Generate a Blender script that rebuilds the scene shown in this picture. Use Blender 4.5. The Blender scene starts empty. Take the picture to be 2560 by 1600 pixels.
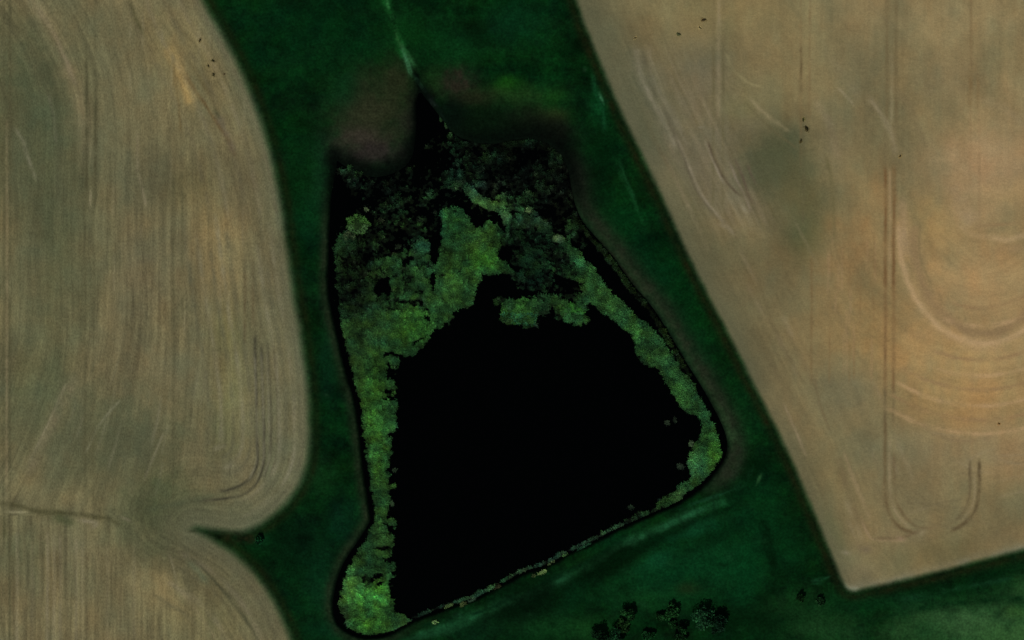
import bpy, math, random
import numpy as np

# ------------------------------------------------------------------ camera, sky, sun
S = 0.08                                   # metres per unit of the plan the layout is measured in
def wx(X): return (np.asarray(X, dtype=float) - 1280.0) * S
def wy(Y): return (800.0 - np.asarray(Y, dtype=float)) * S

scene = bpy.context.scene
cam_d = bpy.data.cameras.new('camera'); cam = bpy.data.objects.new('camera', cam_d)
scene.collection.objects.link(cam)
CAM_H = 500.0
cam.location = (0, 0, CAM_H); cam.rotation_euler = (0, 0, 0)
cam_d.sensor_width = 36.0; cam_d.lens = 36.0 * CAM_H / 204.8
cam_d.clip_start = 1.0; cam_d.clip_end = 8000.0
scene.camera = cam

SUN_EL, SUN_AZ = 42.0, 205.0               # degrees; azimuth clockwise from north (+Y)
world = bpy.data.worlds.new('World'); scene.world = world; world.use_nodes = True
wn = world.node_tree; wn.nodes.clear()
sky = wn.nodes.new('ShaderNodeTexSky'); sky.sky_type = 'NISHITA'; sky.sun_disc = False
sky.sun_elevation = math.radians(SUN_EL); sky.sun_rotation = math.radians(SUN_AZ)
bg = wn.nodes.new('ShaderNodeBackground'); bg.inputs[1].default_value = 0.05
wo = wn.nodes.new('ShaderNodeOutputWorld')
wn.links.new(sky.outputs[0], bg.inputs[0]); wn.links.new(bg.outputs[0], wo.inputs[0])
sd_ = bpy.data.lights.new('sun', 'SUN'); sd_.energy = 3.0; sd_.angle = math.radians(0.6); sd_.color = (1.0, 0.95, 0.88)
sun = bpy.data.objects.new('sun', sd_); scene.collection.objects.link(sun)
sun.rotation_euler = (math.radians(90 - SUN_EL), 0, math.radians(180 - SUN_AZ))
scene.view_settings.view_transform = 'Standard'; scene.view_settings.look = 'None'
scene.view_settings.exposure = -0.75; scene.view_settings.gamma = 1.0
scene.view_settings.use_curve_mapping = False
KLIT = 0.415                                # display value of a flat sunlit surface of albedo 1

# ------------------------------------------------------------------ helpers
rng = np.random.RandomState(7)
TAB = [np.random.RandomState(100 + i).rand(256, 256).astype(np.float32) for i in range(8)]
def vn(x, y, seed=0):
    t = TAB[seed % 8]; o = (seed * 37) % 251
    xi = np.floor(x); yi = np.floor(y)
    fx = (x - xi).astype(np.float32); fy = (y - yi).astype(np.float32)
    xi = (xi.astype(np.int64) + o) & 255; yi = (yi.astype(np.int64) + 3 * o) & 255
    x1 = (xi + 1) & 255; y1 = (yi + 1) & 255
    fx = fx * fx * (3 - 2 * fx); fy = fy * fy * (3 - 2 * fy)
    a = t[yi, xi]; b = t[yi, x1]; c = t[y1, xi]; d = t[y1, x1]
    return (a + (b - a) * fx) * (1 - fy) + (c + (d - c) * fx) * fy - 0.5      # -0.5 .. 0.5
def fbm(x, y, seed=0, oct=4, gain=0.55):
    r = 0; a = 1.0; s = 0
    for i in range(oct):
        r = r + a * vn(x * 2 ** i + 13.7 * i, y * 2 ** i + 5.1 * i, seed + i); s += a; a *= gain
    return r / s * 1.6
def sstep(a, b, x):
    t = np.clip((x - a) / (b - a), 0, 1); return t * t * (3 - 2 * t)
def smooth(pts, n=8, closed=False):
    p = np.array(pts, float)
    if closed: q = np.vstack([p[-1], p, p[0], p[1]])
    else: q = np.vstack([2 * p[0] - p[1], p, 2 * p[-1] - p[-2]])
    out = []
    for i in range(1, len(q) - 2):
        for k in range(n):
            t = k / n
            out.append(0.5 * ((2 * q[i]) + (-q[i-1] + q[i+1]) * t + (2*q[i-1] - 5*q[i] + 4*q[i+1] - q[i+2]) * t*t
                              + (-q[i-1] + 3*q[i] - 3*q[i+1] + q[i+2]) * t**3))
    if not closed: out.append(q[-2])
    return np.array(out)
def seg_dist(px, py, pts, closed=False):
    """distance to the polyline and arclength of the nearest point"""
    d = np.full(px.shape, 1e18, np.float32); s = np.zeros(px.shape, np.float32)
    n = len(pts); acc = 0.0
    for i in range(n if closed else n - 1):
        ax, ay = pts[i]; bx, by = pts[(i + 1) % n]
        dx, dy = bx - ax, by - ay; L2 = dx*dx + dy*dy
        if L2 == 0: continue
        L = math.sqrt(L2)
        t = np.clip(((px - ax) * dx + (py - ay) * dy) / L2, 0, 1)
        q = (px - ax - t*dx)**2 + (py - ay - t*dy)**2
        m = q < d; d = np.where(m, q, d); s = np.where(m, acc + t * L, s); acc += L
    return np.sqrt(d), s
def inside(px, py, pts):
    r = np.zeros(px.shape, bool); n = len(pts); j = n - 1
    for i in range(n):
        xi, yi = pts[i]; xj, yj = pts[j]
        if yi != yj:
            m = ((yi > py) != (yj > py)) & (px < (xj - xi) * (py - yi) / (yj - yi) + xi)
            r ^= m
        j = i
    return r
def sdf(px, py, pts):
    d, s = seg_dist(px, py, pts, True)
    return np.where(inside(px, py, pts), -d, d), s
def lin(c):
    c = np.asarray(c, np.float32) / 255.0
    return np.where(c <= 0.04045, c / 12.92, ((c + 0.055) / 1.055) ** 2.4)

# ------------------------------------------------------------------ the plan: grid
core_x = np.arange(-70, 2632, 2.5); core_y = np.arange(-70, 1672, 2.5)
def stretch(core):
    step, ext = 2.5, []; v = core[-1]
    while v < 32000: step *= 1.25; v += step; ext.append(v)
    step, e2 = 2.5, []; v = core[0]
    while v > -32000: step *= 1.25; v -= step; e2.append(v)
    return np.array(e2[::-1] + list(core) + ext, np.float32)
GX = stretch(core_x); GY = stretch(core_y)
NX, NY = len(GX), len(GY)
X, Y = np.meshgrid(GX, GY); X = X.astype(np.float32); Y = Y.astype(np.float32)

# outlines, all in plan units
def mix(*a): return [tuple(p) for q in a for p in q]
E_left = smooth([(440,-420),(478,-200),(500,-60),(512,0),(552,70),(590,140),(620,205),(650,280),(673,350),(692,430),(708,510),(720,600),(733,690),
                 (744,765),(757,830),(766,900),(774,960),(778,1040),(777,1120),(770,1165),(752,1215),(725,1255),(690,1290),
                 (650,1318),(615,1332),(575,1334),(530,1330),(490,1325)], 4)
E_low = smooth([(430,1296),(475,1308),(512,1330),(545,1352),(585,1378),(620,1410),(655,1450),(688,1500),(712,1548),(732,1600),(752,1680),(775,1800),(790,2000)], 4)
F_left = mix(E_left, [(330,1310),(262,1299),(200,1289),(105,1281),(50,1266),(0,1262),(-800,1250),(-9000,1200),(-9000,-6000),(300,-6000),(420,-900)])
F_low = mix([(-9000,1180),(-800,1230),(0,1245),(50,1248),(105,1262),(200,1270),(262,1280),(330,1292),(420,1305)], E_low, [(800,3000),(600,9000),(-9000,9000)])
E_right = smooth([(1370,-300),(1405,-110),(1438,0),(1458,60),(1500,165),(1545,270),(1600,385),(1655,500),(1700,600),(1750,705),(1810,820),
                  (1870,940),(1925,1045),(1975,1150),(2020,1255),(2060,1350),(2085,1410),(2108,1462),(2122,1477),(2140,1480)], 4)
F_right = mix(E_right, smooth([(2140,1480),(2200,1467),(2300,1443),(2400,1418),(2500,1392),(2560,1378),(2760,1330),(3400,1180)], 4)[1:],
              [(9000,700),(9000,-6000),(500,-6000),(1290,-600)])
POND = smooth([(1050,232),(1062,246),(1080,268),(1105,300),(1140,340),(1215,362),(1290,352),(1350,352),(1398,385),(1418,425),(1426,465),(1436,510),
               (1456,555),(1490,595),(1534,646),(1582,712),(1631,770),(1674,837),(1713,904),(1750,962),(1783,1020),(1805,1065),(1817,1105),(1813,1140),
               (1795,1170),(1765,1206),(1735,1232),(1690,1258),(1640,1280),(1590,1302),(1540,1325),(1480,1356),(1420,1384),(1370,1412),(1310,1432),
               (1250,1464),(1190,1496),(1120,1518),(1060,1540),(1015,1562),(975,1583),(925,1592),(885,1584),(855,1566),(838,1540),(834,1505),(843,1455),
               (862,1405),(895,1355),(922,1312),(927,1290),(920,1240),(909,1160),(900,1080),(888,1000),(868,930),(848,850),(830,770),(822,700),
               (826,560),(830,450),(835,388),(880,410),(940,432),(1008,405),(1034,350),(1042,300),(1042,256)], 3, True)

sdL, sL = sdf(X, Y, F_left); F_ext = mix(E_left, [(455,1352),(330,1350),(262,1340),(200,1330),(105,1322),(50,1306),(0,1302),(-800,1290),(-9000,1240),(-9000,-6000),(300,-6000),(420,-900)])
sdX, _ = sdf(X, Y, F_ext); sdB, sB = sdf(X, Y, F_low); sdR, sR = sdf(X, Y, F_right)
dEL, aEL = seg_dist(X, Y, E_left); dEB, aEB = seg_dist(X, Y, E_low); dER, aER = seg_dist(X, Y, E_right)
sdP, sP = sdf(X, Y, POND)
wob = 5 * fbm(X / 30, Y / 30, 3, 3) + 2.0 * fbm(X / 7, Y / 7, 5, 2)
fL = sdL + wob * 0.5; fB = sdB + wob * 0.5; fR = sdR + wob * 0.5

# ------------------------------------------------------------------ painter on arrays
class Paint:
    def __init__(s, base): s.c = np.empty(X.shape + (3,), np.float32); s.c[:] = base
    def _sl(s, x0, x1, y0, y1):
        return slice(np.searchsorted(GY, y0), np.searchsorted(GY, y1)), slice(np.searchsorted(GX, x0), np.searchsorted(GX, x1))
    def mixin(s, sl, m, col):
        s.c[sl] += m[..., None] * (np.asarray(col, np.float32) - s.c[sl])
    def splat(s, x, y, rx, ry, col, op=0.8, ang=0, rough=0.5, seed=1, sc=28):
        R = max(rx, ry) * 2.4; sl = s._sl(x - R, x + R, y - R, y + R)
        a = math.radians(ang); px, py = X[sl] - x, Y[sl] - y
        u = (px * math.cos(a) + py * math.sin(a)) / rx; v = (-px * math.sin(a) + py * math.cos(a)) / ry
        q = u*u + v*v + rough * fbm(X[sl] / sc, Y[sl] / sc, seed, 4) * 2
        s.mixin(sl, op * np.exp(-.78 * np.clip(q, 0, 30) ** 1.15), col)
    def stroke(s, pts, w, col, op=0.7, rough=0.6, seed=2, soft=None, sc=10, n=6):
        p = smooth(pts, n) if len(pts) > 2 else np.array(pts, float)
        R = w * 3 + 6; sl = s._sl(p[:,0].min() - R, p[:,0].max() + R, p[:,1].min() - R, p[:,1].max() + R)
        wv = 1.6 * fbm(X[sl] / 16, Y[sl] / 16, seed + 3, 2) * min(w / 5, 2.5)
        d, a = seg_dist(X[sl] + wv, Y[sl] - wv, p); L = a.max() + 1e-3
        m = np.exp(-(d / w) ** 2 * 1.4)
        t = np.clip(1 + rough * 2 * fbm(a / (sc * 3), d / max(w * 1.5, 4), seed, 3), 0, 1.6)
        end = np.clip(np.minimum(a, L - a) / 12, 0, 1)
        s.mixin(sl, np.clip(op * m * t * (0.3 + 0.7 * end), 0, 1), col)
def add(c, d): return tuple(np.clip(np.array(c) + d, 0, 255))

# --- the two left fields and the right field share one soil paint
soil = Paint((106, 98, 73))
fx = sstep(1300, 1700, X)
soil.c += fx[..., None] * (np.array((118, 106, 78), np.float32) - soil.c)
def L(*a, **k): soil.splat(*a, **k)
# left field
L(90, 260, 110, 190, (74, 79, 58), op=.92); L(130, 470, 85, 150, (77, 82, 62), op=.8); L(150, 640, 80, 130, (84, 88, 66), op=.7)
L(60, 800, 90, 160, (93, 92, 68), op=.5); L(110, 980, 90, 140, (88, 90, 66), op=.7); L(180, 1130, 110, 90, (90, 90, 68), op=.6)
soil.stroke([(20, -80), (85, 10), (130, 75), (165, 160), (195, 240), (215, 330), (220, 420)], 26, (121, 108, 84), .75, .3)
L(420, 40, 130, 70, (127, 110, 80), op=.8); L(360, -60, 150, 80, (124, 108, 80), op=.7); L(300, 130, 90, 110, (108, 101, 76), op=.5)
L(440, 130, 60, 110, (125, 108, 74), op=.7, ang=-25); L(520, 160, 45, 130, (112, 99, 70), op=.6, ang=-25)
soil.stroke([(420, 110), (440, 165), (462, 215), (482, 262)], 18, (152, 124, 80), .95, .3); soil.stroke([(455, 180), (480, 240)], 9, (160, 130, 82), .7, .2)
L(350, 270, 80, 90, (110, 105, 80), op=.4); L(300, 400, 60, 120, (112, 105, 80), op=.5); L(385, 430, 45, 60, (84, 80, 62), op=.6)
L(470, 470, 60, 50, (90, 86, 60), op=.6); L(540, 590, 55, 100, (128, 109, 74), op=.85); L(555, 650, 50, 70, (126, 106, 74), op=.6)
L(600, 480, 60, 90, (98, 89, 68), op=.5); L(660, 700, 40, 70, (102, 90, 68), op=.6); L(430, 640, 90, 110, (104, 95, 74), op=.4)
L(330, 700, 60, 120, (98, 90, 72), op=.5); L(240, 560, 40, 80, (113, 101, 74), op=.5)
L(570, 830, 40, 70, (104, 100, 64), op=.5); L(578, 990, 48, 85, (121, 113, 76), op=.9); L(570, 1100, 50, 50, (108, 106, 72), op=.5)
L(390, 960, 90, 80, (113, 104, 80), op=.5); L(490, 940, 40, 120, (92, 92, 72), op=.4); L(300, 900, 80, 90, (98, 92, 72), op=.5)
L(180, 1000, 35, 150, (118, 106, 80), op=.6, ang=20); L(330, 1120, 100, 70, (82, 83, 63), op=.75); L(480, 1130, 60, 60, (101, 98, 78), op=.4)
L(400, 1230, 70, 55, (68, 76, 54), op=.8); L(440, 1255, 90, 30, (72, 78, 58), op=.6); L(385, 1290, 75, 60, (66, 74, 50), op=.9); L(300, 1285, 50, 30, (84, 84, 62), op=.6)
L(60, 1215, 30, 25, (128, 114, 82), op=.6); L(180, 1245, 25, 20, (130, 114, 82), op=.6); L(590, 1170, 40, 30, (108, 102, 84), op=.5)
L(660, 1050, 60, 130, (103, 101, 80), op=.5); L(560, 1280, 110, 30, (84, 86, 66), op=.6); L(700, 1180, 40, 80, (98, 97, 76), op=.5)
L(15, 600, 22, 240, (112, 100, 72), op=.6)
# lower left field
L(400, 1480, 110, 70, (121, 108, 78), op=.8); L(120, 1560, 160, 90, (118, 107, 79), op=.75); L(260, 1450, 60, 60, (94, 90, 68), op=.5)
L(60, 1390, 50, 60, (86, 92, 70), op=.6); L(200, 1370, 60, 40, (104, 98, 76), op=.5); L(560, 1450, 90, 60, (86, 83, 62), op=.75, ang=40)
L(470, 1380, 70, 35, (80, 76, 58), op=.6); L(380, 1370, 60, 40, (72, 74, 54), op=.7); L(310, 1340, 60, 30, (84, 86, 64), op=.6)
L(520, 1560, 90, 60, (100, 96, 68), op=.6); L(560, 1700, 140, 90, (112, 104, 76), op=.6)
# right field
L(1650, 330, 60, 190, (82, 86, 64), op=.85, ang=-26); L(1560, 190, 60, 150, (92, 90, 70), op=.7, ang=-24); L(1760, 200, 75, 90, (100, 94, 76), op=.8)
L(1590, 90, 45, 60, (102, 92, 68), op=.6); L(1700, 90, 60, 45, (108, 96, 70), op=.5); L(1800, 40, 160, 60, (127, 114, 80), op=.6)
L(1672, 455, 34, 42, (126, 111, 80), op=.9); L(1700, 290, 18, 45, (118, 108, 84), op=.6, ang=-20); L(1740, 420, 40, 110, (110, 101, 84), op=.7, ang=-28)
L(1790, 330, 50, 70, (104, 98, 80), op=.6); L(1850, 480, 35, 80, (112, 102, 86), op=.75, ang=-28); L(1880, 580, 50, 50, (120, 110, 82), op=.6)
L(1925, 395, 95, 95, (84, 81, 62), op=.95); L(1960, 410, 45, 60, (74, 79, 56), op=.8); L(1975, 480, 75, 90, (84, 82, 61), op=.85); L(2015, 520, 60, 130, (92, 87, 60), op=.7); L(1880, 620, 110, 60, (100, 91, 66), op=.5); L(2015, 590, 40, 50, (80, 82, 56), op=.8)
L(1860, 690, 120, 70, (98, 88, 66), op=.7); L(1740, 640, 60, 90, (92, 84, 62), op=.6, ang=-25); L(2080, 380, 50, 80, (108, 100, 78), op=.6)
L(2150, 170, 60, 130, (110, 102, 78), op=.8); L(2240, 280, 60, 130, (112, 102, 76), op=.7, ang=-20); L(2370, 190, 90, 70, (120, 106, 80), op=.8)
L(2400, 40, 190, 80, (140, 123, 92), op=.8); L(2150, 20, 120, 60, (132, 116, 86), op=.6); L(1960, 120, 110, 110, (128, 115, 84), op=.6)
L(1890, 230, 100, 60, (125, 113, 80), op=.5); L(1840, 270, 60, 30, (112, 105, 72), op=.5); L(2290, 420, 60, 60, (118, 107, 80), op=.6)
L(2480, 400, 130, 90, (154, 128, 97), op=.85); L(2560, 300, 100, 130, (145, 124, 92), op=.7); L(2530, 480, 60, 30, (160, 134, 92), op=.5)
L(2380, 650, 130, 110, (146, 122, 86), op=.95); L(2480, 720, 120, 90, (148, 123, 88), op=.95); L(2340, 560, 70, 60, (154, 130, 88), op=.7)
L(2430, 540, 60, 40, (140, 119, 88), op=.7); L(2170, 560, 60, 130, (136, 112, 78), op=.8); L(2110, 680, 70, 120, (130, 106, 74), op=.7)
L(2200, 830, 80, 120, (138, 113, 76), op=.8); L(2320, 880, 100, 90, (148, 120, 82), op=.8); L(2460, 960, 160, 110, (161, 130, 86), op=.95)
L(2400, 1040, 100, 50, (152, 122, 82), op=.8); L(2600, 850, 100, 200, (158, 130, 92), op=.8); L(2520, 1130, 90, 70, (146, 122, 92), op=.7)
L(2400, 1130, 110, 50, (124, 108, 82), op=.6); L(2050, 830, 50, 60, (138, 114, 78), op=.5); L(1980, 880, 70, 80, (120, 106, 78), op=.5)
L(1870, 860, 60, 160, (100, 90, 66), op=.7, ang=-26); L(2120, 980, 70, 60, (110, 102, 80), op=.7); L(1960, 1030, 60, 120, (112, 98, 72), op=.6, ang=-24)
L(2150, 1130, 50, 70, (104, 98, 74), op=.7); L(2260, 1120, 110, 60, (114, 104, 80), op=.7); L(2060, 1200, 50, 90, (108, 98, 70), op=.5, ang=-20)
L(2290, 1230, 90, 90, (112, 100, 76), op=.6); L(2490, 1250, 90, 60, (112, 102, 76), op=.7); L(2350, 1380, 130, 40, (104, 95, 68), op=.8, ang=-12)
L(2170, 1300, 60, 60, (120, 103, 74), op=.6); L(2150, 1440, 40, 30, (112, 99, 76), op=.7); L(2080, 1320, 20, 50, (102, 100, 66), op=.6, ang=-24)
L(2260, 1340, 60, 20, (124, 106, 80), op=.5); L(2510, 1350, 60, 30, (118, 104, 78), op=.5)

# tillage streaks: noise drawn out along the edge of each field and along the drill rows
def streak(cross, along, seed): return fbm(cross, along, seed, 3, .7)
wLe = np.exp(-(dEL / 185.0) ** 2); wBe = np.exp(-(dEB / 150.0) ** 2); wRe = np.exp(-(dER / 330.0) ** 2)
bow = 130 * (np.clip(330 - Y, 0, 500) / 330.0) ** 1.8 + 110 * (np.clip(Y - 830, 0, 430) / 370.0) ** 1.4
U_ = X + bow * np.clip(1 - X / 620.0, 0, 1.1) * (X < 900) * (Y < 1290) + 10 * vn(Y / 240, X / 160, 4)
sx1 = 1.1 * streak(U_ / 7.0, Y / 130.0, 11) + .5 * streak(U_ / 3.2, Y / 90.0, 9); sx2 = streak(U_ / 24.0, Y / 300.0, 12)
sl1 = streak(dEL / 6.0, aEL / 90.0, 13); sb1 = streak(dEB / 6.0, aEB / 90.0, 14); sr1 = streak(dER / 6.5, aER / 110.0, 15); sr2 = streak(dER / 20.0, aER / 240.0, 16)
CX, CY = 2450.0, 470.0
rad = np.hypot((X - CX) * 1.18, (Y - CY)); ang = np.arctan2(Y - CY, X - CX)
sc1 = streak(rad / 9.0, ang * 2.2, 17); sc2 = streak(rad / 34.0, ang * 1.2, 18)
wC = np.exp(-np.clip(rad - 380, 0, None) ** 2 / 180.0 ** 2) * sstep(480, 600, Y) * .9
isL = sdL < 60; isB = sdB < 60
stL = wLe * (.8 * sl1 + .65 * streak(dEL / 17.0, aEL / 260.0, 10)) + (1 - wLe) * (.8 * sx1 + .65 * sx2)
stB = wBe * sb1 + (1 - wBe) * (.9 * sx1 + .6 * sx2)
stR = wRe * (.75 * sr1 + .5 * sr2) + (1 - wRe) * (.4 * sx1 + .3 * sx2)
stR = stR * (1 - wC) + wC * (.8 * sc1 + .8 * sc2)
st = np.where(sdR < sdL, stR * .8, np.where(sdB < sdL, stB * 1.05, stL))
grain = fbm(X / 5.5, Y / 8.5, 21, 3, .8)
blot = fbm(X / 70, Y / 100, 22, 4); hue = fbm(X / 45, Y / 70, 25, 3)
amp = np.where(sdR < sdL, .62, 1.2)
pockY = np.exp(-((X - 1730 - (Y - 330) * .5) / 120.0) ** 2) * sstep(90, 200, Y) * sstep(640, 520, Y)
soil.mixin(np.s_[:, :], (.55 * pockY * np.clip(.5 + 1.3 * sr1, 0, 1)).astype(np.float32), (112, 103, 86))
st = st * (1 + .9 * pockY)
soil.c *= (1 + .205 * st * amp + .06 * grain * amp + .12 * blot + .05 * fbm(X / 28, Y / 34, 20, 4, .7))[..., None]
soil.splat(60, 330, 110, 240, (78, 82, 61), op=.5, rough=.7, seed=70); soil.splat(390, 440, 70, 70, (84, 80, 61), op=.5, seed=71); soil.splat(250, 60, 120, 70, (96, 93, 70), op=.5, seed=72); soil.splat(300, 300, 70, 160, (98, 95, 73), op=.4, seed=73); soil.splat(120, 1010, 90, 110, (80, 84, 62), op=.5, seed=74); soil.splat(440, 940, 90, 70, (108, 101, 78), op=.4, seed=75)
soil.splat(290, 1090, 210, 120, (82, 84, 63), op=.65, rough=.8, seed=61); soil.splat(690, 1000, 60, 260, (98, 97, 76), op=.55, seed=62); soil.splat(150, 620, 110, 260, (84, 86, 64), op=.35, rough=.9, seed=63)
soil.splat(1938, 405, 72, 82, (76, 78, 57), op=.72, seed=64); soil.splat(2000, 500, 45, 90, (86, 84, 60), op=.45, seed=65); soil.splat(1870, 650, 120, 60, (96, 88, 64), op=.4, seed=66)
soil.splat(2470, 430, 110, 90, (158, 130, 102), op=.45, seed=67); soil.splat(2440, 800, 170, 260, (158, 129, 96), op=.35, seed=68)
gy = np.clip(.45 + 1.2 * fbm(U_ / 40, Y / 160, 19, 3), 0, 1) * (sdR > sdL); lum = soil.c.mean(-1)
soil.c *= np.array((.962, .952, .935), np.float32)
soil.c += (.34 * gy)[..., None] * (.96 * lum[..., None] * np.array((1.08, 1.04, .80), np.float32) - soil.c)
soil.c[..., 0] *= 1 + .05 * hue; soil.c[..., 2] *= .965 * (1 - .05 * hue); soil.c[..., 1] *= 1.018 - .015 * hue
# green tinge and paler bare margin along the edges
eg = np.minimum(np.minimum(np.abs(dEL), np.abs(dEB)), np.abs(dER))
soil.mixin(np.s_[:, :], (.62 * np.exp(-(dEL / 42.0) ** 2) * (1 + .6 * blot)).astype(np.float32), (86, 92, 70))
soil.mixin(np.s_[:, :], (.5 * np.exp(-(dEB / 70.0) ** 2)).astype(np.float32), (84, 84, 62))
soil.mixin(np.s_[:, :], (.75 * np.exp(-(dER / (52.0 + 32 * sstep(700, 300, Y))) ** 2) * (.85 + .6 * vn(aER / 120, aER * 0 + 1.0, 6))).clip(0, 1).astype(np.float32), (82, 83, 61))
soil.stroke([(2120, 1474), (2200, 1462), (2320, 1432), (2460, 1396), (2620, 1358)], 16, (112, 110, 88), .5, .6)
soil.stroke([(2106, 1455), (2120, 1472), (2150, 1476)], 9, (138, 138, 115), .8, .5)

D1 = (72, 70, 48); D2 = (104, 84, 56)
def T(pts, w=4, op=.5, col=D1, **k): soil.stroke(pts, w * 1.25, col, op * .9, **k)
def V(x, y0, y1, w=3.6, op=.5, col=D1, **k): T([(x, y0), (x + 1, (y0*2+y1)/3), (x, (y0+2*y1)/3), (x, y1)], w, op, col, **k)
# drill and wheel lines, left
V(24, -200, 1700, 4, .62, seed=31); V(9, -200, 1700, 3, .35, seed=32); V(17, 300, 1250, 3, .4, (128, 114, 84), seed=33)
V(216, 150, 480, 4.5, .75, seed=34); V(238, 170, 520, 4.5, .8, seed=35); V(213, 480, 1250, 4, .42, seed=36); V(233, 520, 1260, 3.5, .3, seed=37)
V(216, -150, 160, 3.5, .3, seed=38); V(237, -150, 160, 3.5, .3, seed=39); V(226, 470, 520, 3, .5, (136, 128, 98), seed=40)
V(433, 440, 1250, 3.5, .32, seed=41); V(455, 430, 820, 3.8, .45, seed=42); V(440, 1330, 1480, 3.5, .25, seed=43)
V(612, 640, 860, 3.6, .5, (80, 70, 48), seed=44); V(632, 640, 820, 3.6, .4, (80, 70, 48), seed=45)
T([(637, 840), (640, 960), (642, 1080), (644, 1150), (630, 1190), (600, 1214), (565, 1226), (545, 1222)], 4, .8, (62, 60, 45), seed=46)
T([(653, 860), (657, 980), (660, 1100), (657, 1165), (640, 1210), (605, 1238), (560, 1246), (500, 1252)], 4, .8, (62, 60, 45), seed=47)
T([(668, 850), (675, 960), (678, 1080), (673, 1150), (660, 1195)], 3.6, .6, (66, 64, 48), seed=48)
T([(684, 860), (691, 960), (693, 1060), (690, 1140), (672, 1200)], 3, .4, (72, 68, 50), seed=49)
for k, (o, c) in enumerate([(-9, 118), (8, 116), (22, 112), (47, 110)]):
    T([(645 + o, 880), (649 + o, 990), (651 + o, 1090), (650 + o, 1150), (632 + o, 1200)], 2.6, .45, (c, c - 4, c - 26), seed=50 + k)
T([(720, 1000), (727, 1080), (722, 1150), (705, 1200), (680, 1240)], 4, .3, D1, seed=55); T([(738, 1120), (728, 1170), (705, 1215)], 4, .3, (120, 118, 96), seed=56)
T([(360, 1275), (430, 1262), (500, 1246), (560, 1236)], 7, .35, (66, 72, 52), seed=57)
T([(300, -60), (325, 10), (345, 60), (362, 90)], 5, .75, (80, 76, 50), seed=58); T([(378, -60), (410, 0), (440, 50), (470, 95)], 3, .35, (96, 84, 56), seed=59)
T([(462, 185), (490, 228), (515, 265), (545, 310), (570, 350), (590, 395)], 4.5, .8, (92, 78, 50), seed=60)
T([(478, 160), (505, 205), (525, 240), (547, 285)], 6, .55, (90, 80, 52), seed=61); T([(535, 270), (552, 300)], 4, .7, (60, 62, 40), seed=62)
T([(545, 290), (565, 330), (585, 385)], 9, .45, (98, 88, 74), seed=63); T([(430, 115), (436, 180), (445, 250), (452, 330)], 3.4, .5, (98, 84, 52), seed=64)
V(343, 330, 430, 4, .4, (128, 118, 92), seed=65); T([(345, 430), (355, 470), (366, 520)], 4, .45, (130, 120, 94), seed=66)
T([(38, 320), (58, 355), (72, 400), (90, 450)], 5, .5, (116, 112, 90), seed=67); T([(95, 20), (135, 85), (165, 150), (190, 215)], 6, .4, (130, 116, 92), seed=68)
T([(120, 235), (135, 290), (140, 360)], 4, .3, (110, 106, 84), seed=69)
T([(190, 940), (150, 1020), (100, 1120), (70, 1190)], 16, .4, (118, 108, 82), seed=70); T([(165, 960), (120, 1060), (75, 1150)], 3, .5, (128, 120, 94), seed=71)
T([(300, 1000), (250, 1060), (215, 1130)], 3, .4, (122, 120, 96), seed=72); T([(410, 1080), (385, 1140), (360, 1200)], 3, .45, (126, 120, 96), seed=73)
for k in range(26):                        # scratches in the lower part of the left field
    x0 = 60 + rng.rand() * 480; y0 = 860 + rng.rand() * 300; l = 40 + rng.rand() * 90; s = -.35 * (1 - x0 / 900)
    c = (122, 118, 94) if k % 2 else (84, 84, 62)
    T([(x0, y0), (x0 + s * l * .5, y0 + l * .5), (x0 + s * l * 1.2, y0 + l)], 3.4, .2, c, seed=80 + k)
for k in range(46):
    x0 = 260 + rng.rand() * 400; y0 = 20 + rng.rand() * 820; l = 30 + rng.rand() * 80
    c = (126, 118, 90) if k % 2 else (84, 78, 54)
    V(x0, y0, y0 + l, 2.8, .26, c, seed=110 + k)
def offs(E, d, a, b):
    P = E[a:b]; t = np.gradient(P, axis=0); n = np.c_[-t[:, 1], t[:, 0]]; n /= np.linalg.norm(n, axis=1)[:, None] + 1e-6
    return [tuple(p) for p in (P + n * d)[::3]]
nE = len(E_left)
for k, d in enumerate([26, 42, 62, 78, 150, 172, 196, 225, 255]):      # headland passes that follow the rounded corner
    T(offs(E_left, d, 44 - 2 * (k % 3), nE - 14 + (k % 2) * 4), 6, .34, (118, 113, 90) if k % 2 else (80, 79, 60), seed=700 + k, rough=.8, n=3)
for k, d in enumerate([20, 60, 95, 140, 185]):
    T(offs(E_left, d, 8, 44), 6, .26, (116, 108, 84) if k % 2 else (86, 80, 60), seed=720 + k, rough=.9, n=3)
    T(offs(E_low, d + 15, 6, len(E_low) - 10), 7, .34, (112, 104, 82) if k % 2 else (76, 74, 54), seed=730 + k, rough=.8, n=3)
# the furrow between the two left fields
mv = (.5 * np.exp(-(((X - 1760) / 170) ** 2 + ((Y - 300) / 190) ** 2)) * np.clip(.7 + blot * 1.5, 0, 1.3)).astype(np.float32)
soil.mixin(np.s_[:, :], mv, (98, 91, 70))
T([(-400, 1250), (0, 1260), (30, 1261), (60, 1268), (95, 1279), (140, 1281), (200, 1286), (240, 1293), (275, 1298), (300, 1312)], 6, .6, (62, 60, 38), seed=140)
T([(90, 1280), (125, 1283), (160, 1290)], 9, .4, (72, 72, 46), seed=141); T([(130, 1290), (160, 1300), (190, 1310)], 12, .55, (66, 72, 46), seed=142)
T([(14, 1279), (55, 1281), (72, 1280)], 3, .6, (136, 130, 98), seed=143); T([(10, 1285), (12, 1345)], 5, .5, (64, 66, 42), seed=144)
T([(200, 1300), (240, 1308), (225, 1320)], 7, .45, (126, 118, 96), seed=145); T([(300, 1290), (330, 1305)], 3, .4, (122, 112, 92), seed=146)
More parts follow.
